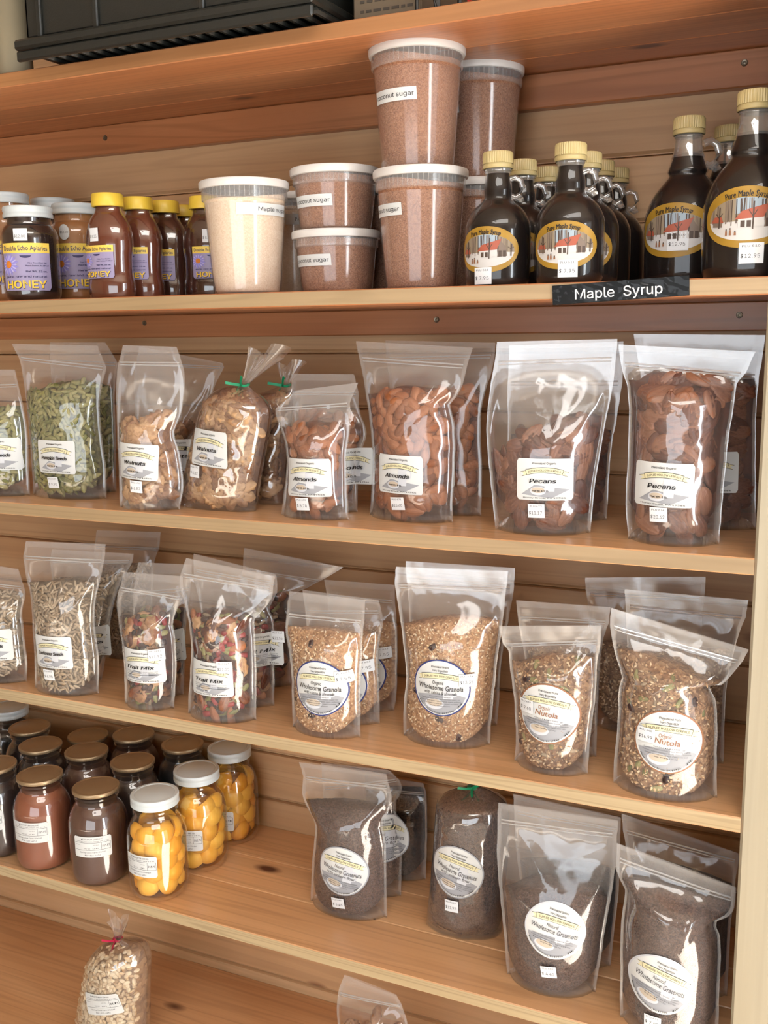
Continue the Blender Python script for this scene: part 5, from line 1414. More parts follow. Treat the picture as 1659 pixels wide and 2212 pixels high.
class Pouch:
    def __init__(self, key, tied=False, seed=0):
        d = BAGS[key]
        self.pos, self.rz, self.T = d['pos'], d['rz'], d['T']
        R = np.array(d['rows'], float) / 1000
        self.n = len(R)
        self.Lx, self.Lz, self.Rx, self.Rz = R.T
        self.tied = tied
        self.fill = np.array(d['fill'], float) / 1000
        self.d = d
        self.vz = 1. if tied else 15.2 / 19.
        mid = self.fill[:, 0].mean()
        hv = np.linspace(0, 1, 200)
        zz = (self.row(hv)[1] + self.row(hv)[3]) / 2
        self.vf = float(np.interp(self.fill[:, 1].mean(), zz, hv))
        rs = np.random.RandomState(seed + 11)
        H = float(max(self.Lz[-1], self.Rz[-1]))
        self.H = H
        W = float(self.Rx.max() - self.Lx.min())
        self.W = W
        self.cr = []
        xc = (self.Lx.mean() + self.Rx.mean()) / 2
        for k in range(18):
            hh = rs.uniform(.02, .82) * H
            ss = xc + rs.uniform(-.42, .42) * W
            side = 1 if ss > xc else -1
            an = rs.uniform(.35, 1.25) * side if k % 3 else rs.uniform(1.3, 1.8)
            loose = 1.0 if hh > self.vf * H * .85 else .55
            self.cr.append((ss, hh, math.cos(an), math.sin(an), rs.uniform(.018, .05), rs.uniform(.0018, .0045), rs.uniform(.0016, .0040) * loose))
        self.ph = rs.uniform(0, 6, 6)
        self.masks = []
        if 'lab' in d:
            self.masks.append((d['lab'][0] / 1000, d['lab'][1] / 1000, .036, .028))
        if 'circ' in d:
            self.masks.append((d['circ'][0] / 1000, d['circ'][1] / 1000, .041, .041))
        if 'stk' in d:
            self.masks.append((d['stk'][0] / 1000, d['stk'][1] / 1000, .012, .011))

    def row(self, v):
        i = np.clip(v, 0, 1) * (self.n - 1)
        k = np.arange(self.n)
        return [np.interp(i, k, q) for q in (self.Lx, self.Lz, self.Rx, self.Rz)]

    def flat(self, u, v):
        a, b, c, e = self.row(v)
        return a + (c - a) * u, b + (e - b) * u

    def inv(self, s, h):
        s = np.asarray(s, float); h = np.asarray(h, float)
        lo, hi = np.zeros_like(s), np.ones_like(s)
        for _ in range(22):
            m = (lo + hi) / 2
            a, b, c, e = self.row(m)
            u = np.clip((s - a) / np.maximum(c - a, 1e-4), 0, 1)
            z = b + (e - b) * u
            up = z < h
            lo = np.where(up, m, lo); hi = np.where(up, hi, m)
        return u, m

    def depth(self, u, v):
        a, b, c, e = self.row(v)
        w = np.maximum(c - a, 1e-3)
        if self.tied:
            t = .70 + .30 * sstep(0, .12, v)
            t = t * (1 - .9 * sstep(.72, 1., v) ** 1.3)
            q = np.clip(1 - (2 * u - 1) ** 2, 0, 1) ** .5
            return self.T * t * q + .001
        sl = .0055 / w
        uu = np.clip((u - sl) / (1 - 2 * sl), 0, 1)
        q = np.clip(1 - (2 * uu - 1) ** 2, 0, 1) ** .62
        t = .80 + .20 * sstep(0, .22, v)
        top = max(.62, self.vz - .02)
        lo = min(self.vf - .12, top - .16)
        t = t * (1 - .96 * sstep(lo, top, v))
        return self.T * t * q + .0006

    def crease(self, u, v):
        s, h = self.flat(u, v)
        out = np.zeros_like(s)
        for (cs_, ch, dx, dy, L, w, amp) in self.cr:
            t = (s - cs_) * dx + (h - ch) * dy
            q = -(s - cs_) * dy + (h - ch) * dx + .003 * np.sin(t * 90 + cs_ * 500)
            out += amp * np.exp(-np.abs(q) / w) * np.exp(-(t / L) ** 2)
        out = np.maximum(out, -.0004)
        p = self.ph
        out += .0006 * np.sin(s * 130 + p[0] + 40 * h) * np.sin(h * 90 + p[1] + s * 60)
        out += .0009 * np.sin(h * 46 + p[2]) * np.sin(s * 50 + p[3])
        a = self.row(v)
        w = np.maximum(a[2] - a[0], 1e-3)
        ed = np.minimum(u, 1 - u) * w
        out *= sstep(.003, .016, ed)
        if not self.tied:
            out *= 1 - .75 * sstep(self.vz - .03, self.vz, v)
            out *= .25 + .75 * sstep(.0, .12, v)
        for (mx, mz, rx, rz) in self.masks:
            r = np.maximum(np.abs(s - mx) / rx, np.abs(h - mz) / rz)
            out *= .04 + .96 * sstep(1.0, 1.3, r)
        return out

    def front(self, u, v, off=0.):
        s, h = self.flat(u, v)
        return np.c_[s.ravel(), -(self.depth(u, v) + self.crease(u, v) + off).ravel(), h.ravel()]

    def on_label(self, cx, cz, rot, mono=False):
        c, s_ = math.cos(math.radians(rot)), math.sin(math.radians(rot))

        def f(a, b, off):
            s = cx + a * c - b * s_
            h = cz + a * s_ + b * c
            u, v = self.inv(s, h)
            # outward along the surface, a hair above the film
            return np.c_[s, -(self.depth(u, v) + self.crease(u, v) + .0006 + off), h]
        return f

    def bottom(self, u):
        return .008 + (.006 if self.tied else .034) * np.abs(2 * u - 1) ** (6 if self.tied else 3.4)

    def film_mesh(self, name, parent, nu=30, nv=52, clear='film_clear'):
        U, V = np.meshgrid(np.linspace(0, 1, nu + 1), np.linspace(0, 1, nv + 1))
        Fr = self.front(U, V)
        s, h = self.flat(U, V)
        Bk = np.c_[s.ravel(), (self.depth(U, V) * .92).ravel(), h.ravel()]
        k = nu + 1
        F = [(j * k + i, j * k + i + 1, (j + 1) * k + i + 1, (j + 1) * k + i) for j in range(nv) for i in range(nu)]
        n0 = len(Fr)
        Fb = [tuple(q + n0 for q in f[::-1]) for f in F]
        mats = [clear, 'film_header', 'film_seal']
        M = []
        for j in range(nv):
            for i in range(nu):
                v = (j + .5) / nv
                if self.tied:
                    M.append(0)
                else:
                    a = self.row(np.array([v]))
                    w = float(a[2][0] - a[0][0])
                    ed = min(i + .5, nu - i - .5) / nu * w
                    M.append(2 if (ed < .0055 or v > .93) else (1 if (v > min(self.vf + .03, .72) or v < .045) else 0))
        # gusset under the contents
        ub = np.linspace(0, 1, nu + 1)
        g0 = n0 * 2
        lift = .022 if not self.tied else .003
        gs, gh = self.flat(ub, np.zeros_like(ub))
        G = np.c_[gs, np.zeros_like(gs), gh + lift * np.clip(1 - (2 * ub - 1) ** 2, 0, 1) ** .5]
        Fg = []
        for i in range(nu):
            Fg.append((i + 1, i, g0 + i, g0 + i + 1))
            Fg.append((n0 + i, n0 + i + 1, g0 + i + 1, g0 + i))
        return obj(name, np.vstack([Fr, Bk, G]), F + Fb + Fg, mats, parent, M + M + [0] * len(Fg), True)

    def zip_strip(self, parent):
        mb = MB()
        for v0, r in ((self.vz - .004, .0011), (self.vz - .024, .0008)):
            u = np.linspace(.035, .965, 26)
            P = self.front(u, np.full_like(u, v0), .0004)
            mb.tube([tuple(p) for p in P], r, 6)
        o = mb.build('zip_closure', 'zip_plastic', parent)
        return o

    def core(self, name, parent, mat, inset=.0016, rough=.0008, seed=0, nu=26, nv=30, lift=0.):
        rs = np.random.RandomState(seed)
        u = np.linspace(.03, .97, nu + 1)
        fs = self.fill
        bo = self.bottom(u) + lift
        s0, _ = self.flat(u, np.full_like(u, self.vf))
        hf = np.interp(s0, fs[:, 0], fs[:, 1]) - .001
        # v for the bottom and the fill line along each u
        vv = np.linspace(0, 1, 160)
        Vb, Vt = [], []
        for i, ui in enumerate(u):
            _, hh = self.flat(np.full_like(vv, ui), vv)
            Vb.append(np.interp(bo[i], hh, vv)); Vt.append(np.interp(hf[i], hh, vv))
        Vb, Vt = np.array(Vb), np.array(Vt)
        Vt = np.maximum(Vt, Vb + .05)
        t = np.linspace(0, 1, nv + 1)[:, None]
        VV = Vb + (Vt - Vb) * t
        UU = np.repeat(u[None], nv + 1, 0)
        s, h = self.flat(UU, VV)
        dp = np.maximum(self.depth(UU, VV) + np.minimum(self.crease(UU, VV), .0) - inset + rs.uniform(-rough, rough, UU.shape), .0002)
        h = h + rs.uniform(-rough, rough, h.shape)
        k = nu + 1
        Fr = np.c_[s.ravel(), -dp.ravel(), h.ravel()]
        Bk = np.c_[s.ravel(), np.maximum(self.depth(UU, VV) * .9 - .002, .0001).ravel(), h.ravel()]
        F = [(j * k + i, j * k + i + 1, (j + 1) * k + i + 1, (j + 1) * k + i) for j in range(nv) for i in range(nu)]
        n0 = len(Fr)
        Fb = [tuple(q + n0 for q in f[::-1]) for f in F]
        T0 = nv * k
        Fc = [(T0 + i, T0 + i + 1, n0 + T0 + i + 1, n0 + T0 + i) for i in range(nu)]
        Fc += [(i + 1, i, n0 + i, n0 + i + 1) for i in range(nu)]
        Fc += [(j * k, (j + 1) * k, n0 + (j + 1) * k, n0 + j * k) for j in range(nv)]
        Fc += [((j + 1) * k + nu, j * k + nu, n0 + j * k + nu, n0 + (j + 1) * k + nu) for j in range(nv)]
        o = obj(name, np.vstack([Fr, Bk]), F + Fb + Fc, mat, parent, None, True)
        o['kind'] = 'stuff'
        return o

    def spots(self, dx, dz, inset, rs, jit=.32, edge=.008):
        """places for pieces pressed against the inside of the front film"""
        H = self.fill[:, 1].max() + dz
        S, Hh = [], []
        z = .010
        j = 0
        while z < H:
            x = self.Lx.min() + (.5 * dx if j % 2 else 0)
            while x < self.Rx.max():
                S.append(x + rs.uniform(-jit, jit) * dx); Hh.append(z + rs.uniform(-jit, jit) * dz)
                x += dx
            z += dz
            j += 1
        S, Hh = np.array(S), np.array(Hh)
        u, v = self.inv(S, Hh)
        a, b, c, e = self.row(v)
        ed = np.minimum(S - a, c - S)
        hf = np.interp(S, self.fill[:, 0], self.fill[:, 1])
        ok = (ed > edge * (.6 if self.tied else 1)) & (Hh < hf) & (Hh > self.bottom(u) + dz * .2) & (v > .001) & (v < .985)
        S, Hh, u, v = S[ok], Hh[ok], u[ok], v[ok]
        e1 = .002
        d0 = self.depth(u, v)
        dsx = self.depth(*self.inv(S + e1, Hh)) - self.depth(*self.inv(S - e1, Hh))
        dsz = self.depth(*self.inv(S, Hh + e1)) - self.depth(*self.inv(S, Hh - e1))
        Nn = np.c_[-dsx / (2 * e1), -np.ones_like(S), -dsz / (2 * e1)]
        Nn[:, 0] *= -1
        Nn[:, 2] *= -1
        Nn = np.c_[-dsx / (2 * e1), -np.ones_like(S), -dsz / (2 * e1)]
        Nn /= np.linalg.norm(Nn, axis=1)[:, None]
        P = np.c_[S, -d0, Hh] - Nn * inset
        P[:, 1] = np.minimum(P[:, 1], -.001)
        return P, Nn


# pieces: long axis x, thin axis y
def ell(lx, ly, lz, seg=8, rings=6, fn=None):
    V = [(-lx, 0, 0)]
    for i in range(1, rings):
        t = PI * i / rings
        for k in range(seg):
            a = 2 * PI * k / seg
            x, r = -math.cos(t), math.sin(t)
            V.append((x * lx, r * math.cos(a) * ly, r * math.sin(a) * lz))
    V.append((lx, 0, 0))
    if fn:
        V = [fn(*v) for v in V]
    F = [(0, 1 + (k + 1) % seg, 1 + k) for k in range(seg)]
    for i in range(rings - 2):
        for k in range(seg):
            a, b = 1 + i * seg + k, 1 + i * seg + (k + 1) % seg
            F.append((a, b, b + seg, a + seg))
    L = len(V) - 1
    F += [(L, L - seg + k, L - seg + (k + 1) % seg) for k in range(seg)]
    return np.array(V), F


def walnut_shape(seed):
    rnd = random.Random(seed)
    ph = [rnd.uniform(0, 6) for _ in range(6)]
    lx, ly, lz = rnd.choice([(.0135, .0065, .010), (.011, .006, .0095), (.0155, .006, .0085)])

    def fn(x, y, z):
        k = 1 + .18 * math.sin(x * 760 + ph[0]) * math.sin(z * 700 + ph[1]) + .15 * math.sin(z * 1500 + ph[2] + x * 620) + .10 * math.sin(x * 1700 + ph[3])
        cut = 1 - .55 * math.exp(-(z / .0022) ** 2)
        return (x * (.94 + .06 * k), y * k * cut, z * k)
    return ell(lx, ly, lz, 14, 11, fn)


def pecan_shape(seed):
    rnd = random.Random(seed)
    L = rnd.choice([.0182, .0170, .0140])

    def fn(x, y, z):
        w = 1 - .18 * (x / L)
        g = 1 - .50 * math.exp(-(z / .0012) ** 2) - .34 * math.exp(-((abs(z) - .0047) / .0010) ** 2)
        return (x, (y * w * g) if y < 0 else y * .55 * w * (1 - .3 * math.exp(-(z / .0016) ** 2)), z * w * (1 + .05 * math.sin(x * 900 + seed)))
    return ell(L, .0056, .0095, 22, 8, fn)


SHAPES = {
    'almond': [ell(.0126 * f, .0042, .0074 * g, 8, 6, lambda x, y, z: (x, y * (1 - x * 22), z * (1 - x * 24))) for f, g in ((1, 1), (1.06, .92), (.92, 1.05))],
    'pecan': [pecan_shape(k) for k in range(3)],
    'walnut': [walnut_shape(k) for k in range(4)],
    'pumpkin_seed': [ell(.0072 * f, .0015, .0039, 8, 5, lambda x, y, z: (x, y, z * (1 - x * 40))) for f in (1, 1.1)],
    'sunflower_seed': [ell(.0058 * f, .0015, .0025, 6, 5, lambda x, y, z: (x, y, z * (1 - x * 60))) for f in (1, 1.12)],
    'raisin': [ell(.0062, .0035, .0048, 8, 5, lambda x, y, z: (x * (1 + .12 * math.sin(z * 1800)), y * (1 + .2 * math.sin(x * 1500)), z * (1 + .2 * math.sin(x * 1300 + 1))))],
    'cranberry': [ell(.0072, .0032, .0055, 8, 5, lambda x, y, z: (x, y * (1 + .25 * math.sin(x * 1200)), z * (1 + .22 * math.sin(x * 1100 + 2))))],
    'spelt': [ell(.0058 * f, .0030, .0036, 8, 6, lambda x, y, z: (x, y * (1 - .45 * math.exp(-(z / .0010) ** 2)), z)) for f in (1, .85)],
}
PIECE_NAME = {'almond': 'almond', 'pecan': 'pecan', 'walnut': 'walnut', 'pumpkin_seed': 'pumpkin_seed', 'sunflower_seed': 'sunflower_seed', 'raisin': 'raisin', 'cranberry': 'cranberry', 'spelt': 'puffed_grain'}
_PM = {}
for kk, L in SHAPES.items():
    _PM[kk] = [mesh_data(PIECE_NAME[kk], V, F, kk) for V, F in L]


def frame(n, spin, tilt, rs):
    """rotation with the thin axis along the film's normal"""
    y = Vector(-n)
    x = Vector((1, 0, 0)) - y * y.x
    x.normalize()
    zz = x.cross(y)
    m = Matrix((x, y, zz)).transposed()
    q = m.to_quaternion() @ Quaternion((0, 1, 0), spin) @ Quaternion((1, 0, 0), tilt) @ Quaternion((0, 0, 1), tilt * .5)
    return q


def pack(b, parent, kinds, dx, dz, inset, seed, tilt=.35, limit=300, second=True, name=None, single=True, spin=PI, edge=.008):
    """kinds: list of (kind, weight). Outer layer as single pieces, inner layer joined."""
    rs = np.random.RandomState(seed)
    tot = sum(w for _, w in kinds)
    count = 0
    mb = {}
    for layer in (0, 1) if second else (0,):
        P, Nn = b.spots(dx, dz, inset + layer * .0045, rs, edge=edge)
        for (mx, mz, rx, rz) in b.masks:      # the label presses the contents back a little
            near = (np.abs(P[:, 0] - mx) < rx) & (np.abs(P[:, 2] - mz) < rz)
            P[near] -= Nn[near] * inset * .35
        order = rs.permutation(len(P))
        for i in order:
            r = rs.uniform(0, tot)
            for kd, w in kinds:
                r -= w
                if r <= 0:
                    break
            q = frame(Nn[i], rs.uniform(-spin, spin), rs.uniform(-tilt, tilt), rs)
            f = rs.uniform(.88, 1.14)
            vi = rs.randint(len(_PM[kd]))
            if layer == 0 and single and count < limit:
                o = bpy.data.objects.new(PIECE_NAME[kd], _PM[kd][vi])
                COL.objects.link(o)
                o.parent = parent
                o.location = P[i]
                o.rotation_mode = 'QUATERNION'
                o.rotation_quaternion = q
                o.scale = (f, f, f)
                count += 1
            else:
                V, F = SHAPES[kd][vi]
                R = np.array(q.to_matrix())
                mb.setdefault(kd, MB()).add((V * f) @ R.T + P[i], F)
    for kd, m in mb.items():
        o = m.build(PIECE_NAME[kd] + '_fill', kd, parent, True, None)
        o['kind'] = 'stuff'


def chips(b, parent, name, mat, n, size, seed, flat=.4):
    """crumbs of cereal pressed against the film, one mesh"""
    rs = np.random.RandomState(seed)
    d = size * 1.05
    P, Nn = b.spots(d, d * .8, .0012, rs, .5)
    if len(P) > n:
        k = rs.permutation(len(P))[:n]
        P, Nn = P[k], Nn[k]
    m = len(P)
    base = np.array([(-1, 0, 0), (1, 0, .2), (0, 1, 0), (.1, -1, 0), (0, 0, 1), (0, .1, -1)], float)
    Fb = [(0, 2, 4), (2, 1, 4), (1, 3, 4), (3, 0, 4), (2, 0, 5), (1, 2, 5), (3, 1, 5), (0, 3, 5)]
    A = rs.normal(size=(m, 3))
    A /= np.linalg.norm(A, axis=1)[:, None]
    B = np.cross(A, rs.normal(size=(m, 3)))
    B /= np.linalg.norm(B, axis=1)[:, None]
    Cc = np.cross(A, B)
    sz = size * rs.uniform(.35, .75, (m, 1))
    V = P[:, None, :] + sz[:, None] * (base[None, :, 0:1] * A[:, None] * 1.0 + base[None, :, 1:2] * B[:, None] * rs.uniform(.35, .7, (m, 1, 1)) + base[None, :, 2:3] * Cc[:, None] * flat)
    F = (np.array(Fb)[None] + 6 * np.arange(m)[:, None, None]).reshape(-1, 3)
    me = bpy.data.meshes.new(name)
    Vf = V.reshape(-1, 3)
    me.vertices.add(len(Vf)); me.vertices.foreach_set('co', Vf.ravel())
    me.loops.add(F.size); me.loops.foreach_set('vertex_index', F.ravel().astype(np.int32))
    me.polygons.add(len(F)); me.polygons.foreach_set('loop_start', np.arange(0, F.size, 3, dtype=np.int32))
    me.materials.append(MATS[mat])
    me.update(calc_edges=True)
    me.validate()
    o = bpy.data.objects.new(name, me)
    link(o, parent)
    o['kind'] = 'stuff'
    return o


def neck(b, parent, twist, tuft_h=.05, lean=.25, spread=.030, seed=0, lx=0.):
    """gathered film above the tie, and the twist tie itself"""
    rs = np.random.RandomState(seed)
    sx = (b.Lx[-1] + b.Rx[-1]) / 2
    sz = (b.Lz[-1] + b.Rz[-1]) / 2
    n, m = 48, 14
    V = []
    for j in range(m + 1):
        t = j / m
        r = .0052 + (spread - .0052) * t ** 1.15
        for k in range(n):
            a = 2 * PI * k / n
            q = r * (1 + .34 * t * math.sin(5 * a + seed) + .20 * math.sin(9 * a + 2 * t + seed))
            zz = sz + tuft_h * t * (1 + .22 * math.sin(3 * a + seed) * t)
            V.append((sx + q * math.cos(a) + lean * tuft_h * t * 1.4 + lx * t, q * math.sin(a) * .55 - .004 * t, zz))
    F = [(j * n + k, j * n + (k + 1) % n, (j + 1) * n + (k + 1) % n, (j + 1) * n + k) for j in range(m) for k in range(n)]
    obj('gathered_neck', V, F, 'film_crinkle', parent)
    mb = MB()
    pts = [(sx + .0068 * math.cos(a), .0064 * math.sin(a), sz + .001 * math.sin(a * 2)) for a in np.linspace(0, 2 * PI, 20)[:-1]]
    mb.tube(pts, .0019, 6, closed=True)
    for e in ((-.017, -.012, .004), (.012, -.012, .013), (.004, -.013, -.006)):
        a0 = Vector((sx, -.007, sz)); a1 = a0 + Vector(e)
        d = (a1 - a0).normalized()
        w = d.cross(Vector((0, 1, 0))).normalized() * .0019
        mid = (a0 + a1) / 2 + Vector((0, -.0015, 0))
        Vv = [a0 - w, a0 + w, mid + w, mid - w, a1 + w, a1 - w]
        Vv2 = [v + Vector((0, .0006, 0)) for v in Vv]
        mb.add([tuple(v) for v in Vv + Vv2], [(0, 1, 2, 3), (3, 2, 4, 5), (6, 9, 8, 7), (9, 11, 10, 8), (1, 0, 6, 7), (2, 1, 7, 8), (0, 3, 9, 6), (4, 2, 8, 10), (3, 5, 11, 9), (5, 4, 10, 11)])
    mb.build('twist_tie', twist, parent, True, 40)


MIX = [('almond', 1.1), ('walnut', 1.1), ('pumpkin_seed', 4.0), ('sunflower_seed', 2.2), ('raisin', 3.6), ('cranberry', 2.4), ('pecan', .8)]
NUTSHELF = 'zip pouches and tied bags on the nut shelf'
CERSHELF = 'zip pouches on the cereal shelf'
LOWSHELF = 'gratenut bags on the fifth shelf'
GRANOLA = ['CONTAINS NO WHEAT', 'Ingredients: organic oats, organic coconuts, organic raw', 'honey, organic raisins, organic almonds, organic sunflower', 'seeds, organic sesame seeds, organic nut butter,', 'salt, cinnamon']
NUTOLA = ['GRAIN & DAIRY FREE', 'Ingredients: organic coconuts, organic almonds, organic', 'walnuts, organic sunflower seeds, organic currants', 'honey, vanilla, cinnamon, Celtic sea salt', 'Reg. PA Dept of Ag']
GRATE = ['  ', 'Ingredients: Organic whole wheat flour, buttermilk, unsulphured', 'organic molasses, soda, salt, cinnamon', 'baking soda', 'Reg. PA Dept of Ag']
r_gran = lambda: art_round('Presoaked Grains', 'Very Digestible', 'Organic', 'Wholesome Granola', 'with raisins & almonds', 'ink_blue', 'ink_black', GRANOLA)
r_nut = lambda: art_round('Presoaked Nuts', 'Very Digestible', 'Organic', 'Nutola', '', 'ink_brown', 'ink_brown', NUTOLA)
r_grate = lambda: art_round('Presoaked Grains', 'Very Digestible', 'Natural', 'Wholesome Gratenuts', '', 'ink_pale', 'ink_soft', GRATE)
r_eink = lambda: art_round('Presoaked Grains', 'Very Digestible', 'Natural', 'Wholesome Gratenuts', 'with einkorn flour', 'ink_grey', 'ink_soft', GRATE)


def pouch(key, name, label, content, art=None, price=None, group=None, tied=None, front=True, seed=0, circ_rot=0, cat='bag'):
    b = Pouch(key, bool(tied), seed)
    t = thing(name, label, cat, b.pos, b.rz, group)
    single = front
    lim = 300
    if content == 'almond':
        b.core('almond_fill', t, 'almond_mass', .011, .001, seed, lift=.010); pack(b, t, [('almond', 1)], .0138, .0112, .0050, seed, single=single)
    elif content == 'pecan':
        b.core('pecan_fill', t, 'pecan_mass', .012, .001, seed, lift=.010); pack(b, t, [('pecan', 1)], .0165, .0138, .0068, seed, .34, single=single)
    elif content == 'walnut':
        b.core('walnut_fill', t, 'walnut_mass', .011, .001, seed, lift=.010); pack(b, t, [('walnut', 1)], .0128, .0112, .0076, seed, .6, single=single)
    elif content == 'pumpkin':
        b.core('pumpkin_seed_fill', t, 'pumpkin_mass', .004, .0006, seed, lift=.005); pack(b, t, [('pumpkin_seed', 1)], .0088, .0070, .0018, seed, .45, single=single, edge=.007)
    elif content == 'sunflower':
        b.core('sunflower_seed_fill', t, 'sunflower_mass', .0035, .0006, seed, lift=.004); pack(b, t, [('sunflower_seed', 1)], .0068, .0055, .0016, seed, .4, single=single, edge=.007)
    elif content == 'trail':
        b.core('trail_mix_fill', t, 'trail_mass', .008, .001, seed, lift=.008); pack(b, t, MIX, .0090, .0078, .0052, seed, .42, single=single)
    elif content == 'granola':
        b.core('oat_fill', t, 'oat_mass', .0022, .0006, seed); chips(b, t, 'granola_flakes', 'oat', 3600, .0046, seed)
        if front:
            rs = np.random.RandomState(seed + 5)
            P, Nn = b.spots(.03, .03, .0030, rs)
            for i in rs.permutation(len(P))[:5]:
                o = bpy.data.objects.new('raisin', _PM['raisin'][0]); link(o, t)
                o.location = P[i]; o.rotation_mode = 'QUATERNION'; o.rotation_quaternion = frame(Nn[i], rs.uniform(0, 6), .2, rs)
    elif content == 'nutola':
        b.core('nut_fill', t, 'nut_mass', .0026, .0008, seed); chips(b, t, 'nut_flakes', 'nut_chip', 3000, .0056, seed)
        if front:
            pack(b, t, [('sunflower_seed', 1), ('pumpkin_seed', 1), ('raisin', .6)], .0200, .0180, .0022, seed + 3, .4, second=False)
    elif content == 'gratenut':
        b.core('gratenut_fill', t, 'gratenut_mass', .0014, .0005, seed)
        if front:
            chips(b, t, 'gratenut_crumbs', 'gratenut', 3200, .0026, seed, .8)
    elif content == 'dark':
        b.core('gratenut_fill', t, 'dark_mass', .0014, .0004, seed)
    elif content == 'spelt':
        b.core('puffed_grain_fill', t, 'spelt_mass', .0045, .0006, seed); pack(b, t, [('spelt', 1)], .0076, .0060, .0026, seed, .8)
    elif content == 'few':
        pack(b, t, [('walnut', 1)], .018, .016, .006, seed, .8, second=False)
    b.film_mesh('bag_film', t, clear='film_crinkle' if tied else 'film_clear')
    if tied:
        neck(b, t, tied[0], *tied[1:], seed=seed)
    elif content:
        b.zip_strip(t)
    d = b.d
    if art is not None:
        if 'lab' in d:
            q = d['lab']
            art.lay_on(b.on_label(q[0] / 1000, q[1] / 1000, q[4]), 'label', t)
        elif 'circ' in d:
            q = d['circ']
            art.lay_on(b.on_label(q[0] / 1000, q[1] / 1000, circ_rot), 'label', t)
    if price and 'stk' in d:
        q = d['stk']
        off = .0012 if art is not None else 0
        f0 = b.on_label(q[0] / 1000, q[1] / 1000, q[4])
        art_price(*price).lay_on(lambda a_, b_, o_: f0(a_, b_, o_ + .0022), 'price_sticker', t)
    return t


# nut shelf
pouch('pumpkin', 'zip_pouch', 'zip pouch of green pumpkin seeds with full label, 9.90 sticker', 'pumpkin', art_square('Pumpkin Seeds', 'Net Wt. 1 lb.'), ('PLU 680', '$ 9.90'), NUTSHELF, seed=1)
pouch('pumpkin_cut', 'zip_pouch', 'pumpkin seed pouch cut off by the left edge', 'pumpkin', art_square('Pumpkin Seeds', 'Net Wt. 1/2 lb.'), None, NUTSHELF, seed=2)
pouch('walnut_zip', 'zip_pouch', 'half empty zip pouch of walnuts, 6.82 sticker at its foot', 'walnut', art_square('Walnuts', 'Net Wt. 1/2 lb.'), ('PLU 676', '$ 6.82'), NUTSHELF, seed=3)
pouch('walnut_tied', 'tied_bag', 'bulging walnut bag tied with a green twist tie in front', 'walnut', art_square('Walnuts', 'Net Wt. 1/2 lb.'), ('PLU 676', '$ 6.82'), NUTSHELF, ('twist_green', .046, .75, .026), seed=4)
pouch('almond_small', 'zip_pouch', 'small almond pouch with a folded top, 8.78 sticker', 'almond', art_square('Almonds', 'Net Wt. 1/2 lb.'), ('PLU 670', '$ 8.78'), NUTSHELF, seed=5)
pouch('almond_large', 'zip_pouch', 'large almond pouch with 15.60 sticker', 'almond', art_square('Almonds', 'Net Wt. 1 lb.'), ('PLU 671', '$15.60'), NUTSHELF, seed=6)
pouch('pecan_small', 'zip_pouch', 'half full pecan pouch with 11.17 sticker', 'pecan', art_square('Pecans', 'Net Wt. 1/2 lb.'), ('PLU 673', '$11.17'), NUTSHELF, seed=7)
pouch('pecan_large', 'zip_pouch', 'full pecan pouch with a flared top beside the post, 20.62 sticker', 'pecan', art_square('Pecans', 'Net Wt. 1 lb.'), ('PLU 674', '$20.62'), NUTSHELF, seed=8)
pouch('pumpkin_behind', 'zip_pouch', 'pumpkin seed pouch standing behind the front pumpkin seed pouch', 'pumpkin', None, None, NUTSHELF, None, False, 21)
pouch('walnut_zip_behind', 'zip_pouch', 'walnut zip pouch behind, between the two front walnut bags', 'walnut', art_square('Walnuts', 'Net Wt. 1/2 lb.'), None, NUTSHELF, None, False, 22)
pouch('walnut_tied_behind', 'tied_bag', 'walnut bag with green tie behind, beside the small almond pouch', 'walnut', None, None, NUTSHELF, ('twist_green', .03, .3, .02), False, 23)
pouch('almond_small_behind', 'zip_pouch', 'almond pouch behind the small almond pouch', 'almond', art_square('Almonds', 'Net Wt. 1/2 lb.'), None, NUTSHELF, None, False, 24)
pouch('almond_large_behind', 'zip_pouch', 'almond pouch behind the large 15.60 almond pouch', 'almond', art_square('Almonds', 'Net Wt. 1 lb.'), None, NUTSHELF, None, False, 25)
pouch('pecan_small_behind', 'zip_pouch', 'pecan pouch in shade behind the half full pecan pouch', 'pecan', None, None, NUTSHELF, None, False, 26)
pouch('pecan_large_behind', 'zip_pouch', 'pecan pouch in deep shade behind the full pecan pouch', 'pecan', art_square('Pecans', 'Net Wt. 1 lb.'), None, NUTSHELF, None, False, 27)

# cereal shelf
X3 = ['Ingredients: organic raisins, walnuts, almonds, sunflower seeds', 'organic pumpkin seeds, cranberries, pecans, dates, honey, salt', ' . ']
pouch('sunflower', 'zip_pouch', 'tall sunflower seed pouch with 6.90 sticker', 'sunflower', art_square('Sunflower Seeds', 'Net Wt. 1 lb.'), ('PLU 683', '$ 6.90'), CERSHELF, seed=9)
pouch('sunflower_cut', 'zip_pouch', 'sunflower seed pouch cut off by the left edge', 'sunflower', art_square('Sunflower Seeds', 'Net Wt. 1/2 lb.'), None, CERSHELF, seed=10)
pouch('trail_small', 'zip_pouch', 'small trail mix pouch with 11.92 sticker', 'trail', art_square('Trail Mix', 'Net Wt.', X3), ('PLU 642', '$11.92'), CERSHELF, seed=11)
pouch('trail_large', 'zip_pouch', 'large trail mix pouch with 21.55 sticker', 'trail', art_square('Trail Mix', 'Net Wt.', X3), ('PLU 643', '$21.55'), CERSHELF, seed=12)
pouch('granola_small', 'zip_pouch', 'small granola pouch with round blue label in front, 7.55 sticker', 'granola', r_gran(), ('PLU 633', '$ 7.55'), CERSHELF, seed=13)
pouch('granola_large', 'zip_pouch', 'large granola pouch with round blue label, 13.35 sticker', 'granola', r_gran(), ('PLU 634', '$13.35'), CERSHELF, seed=14)
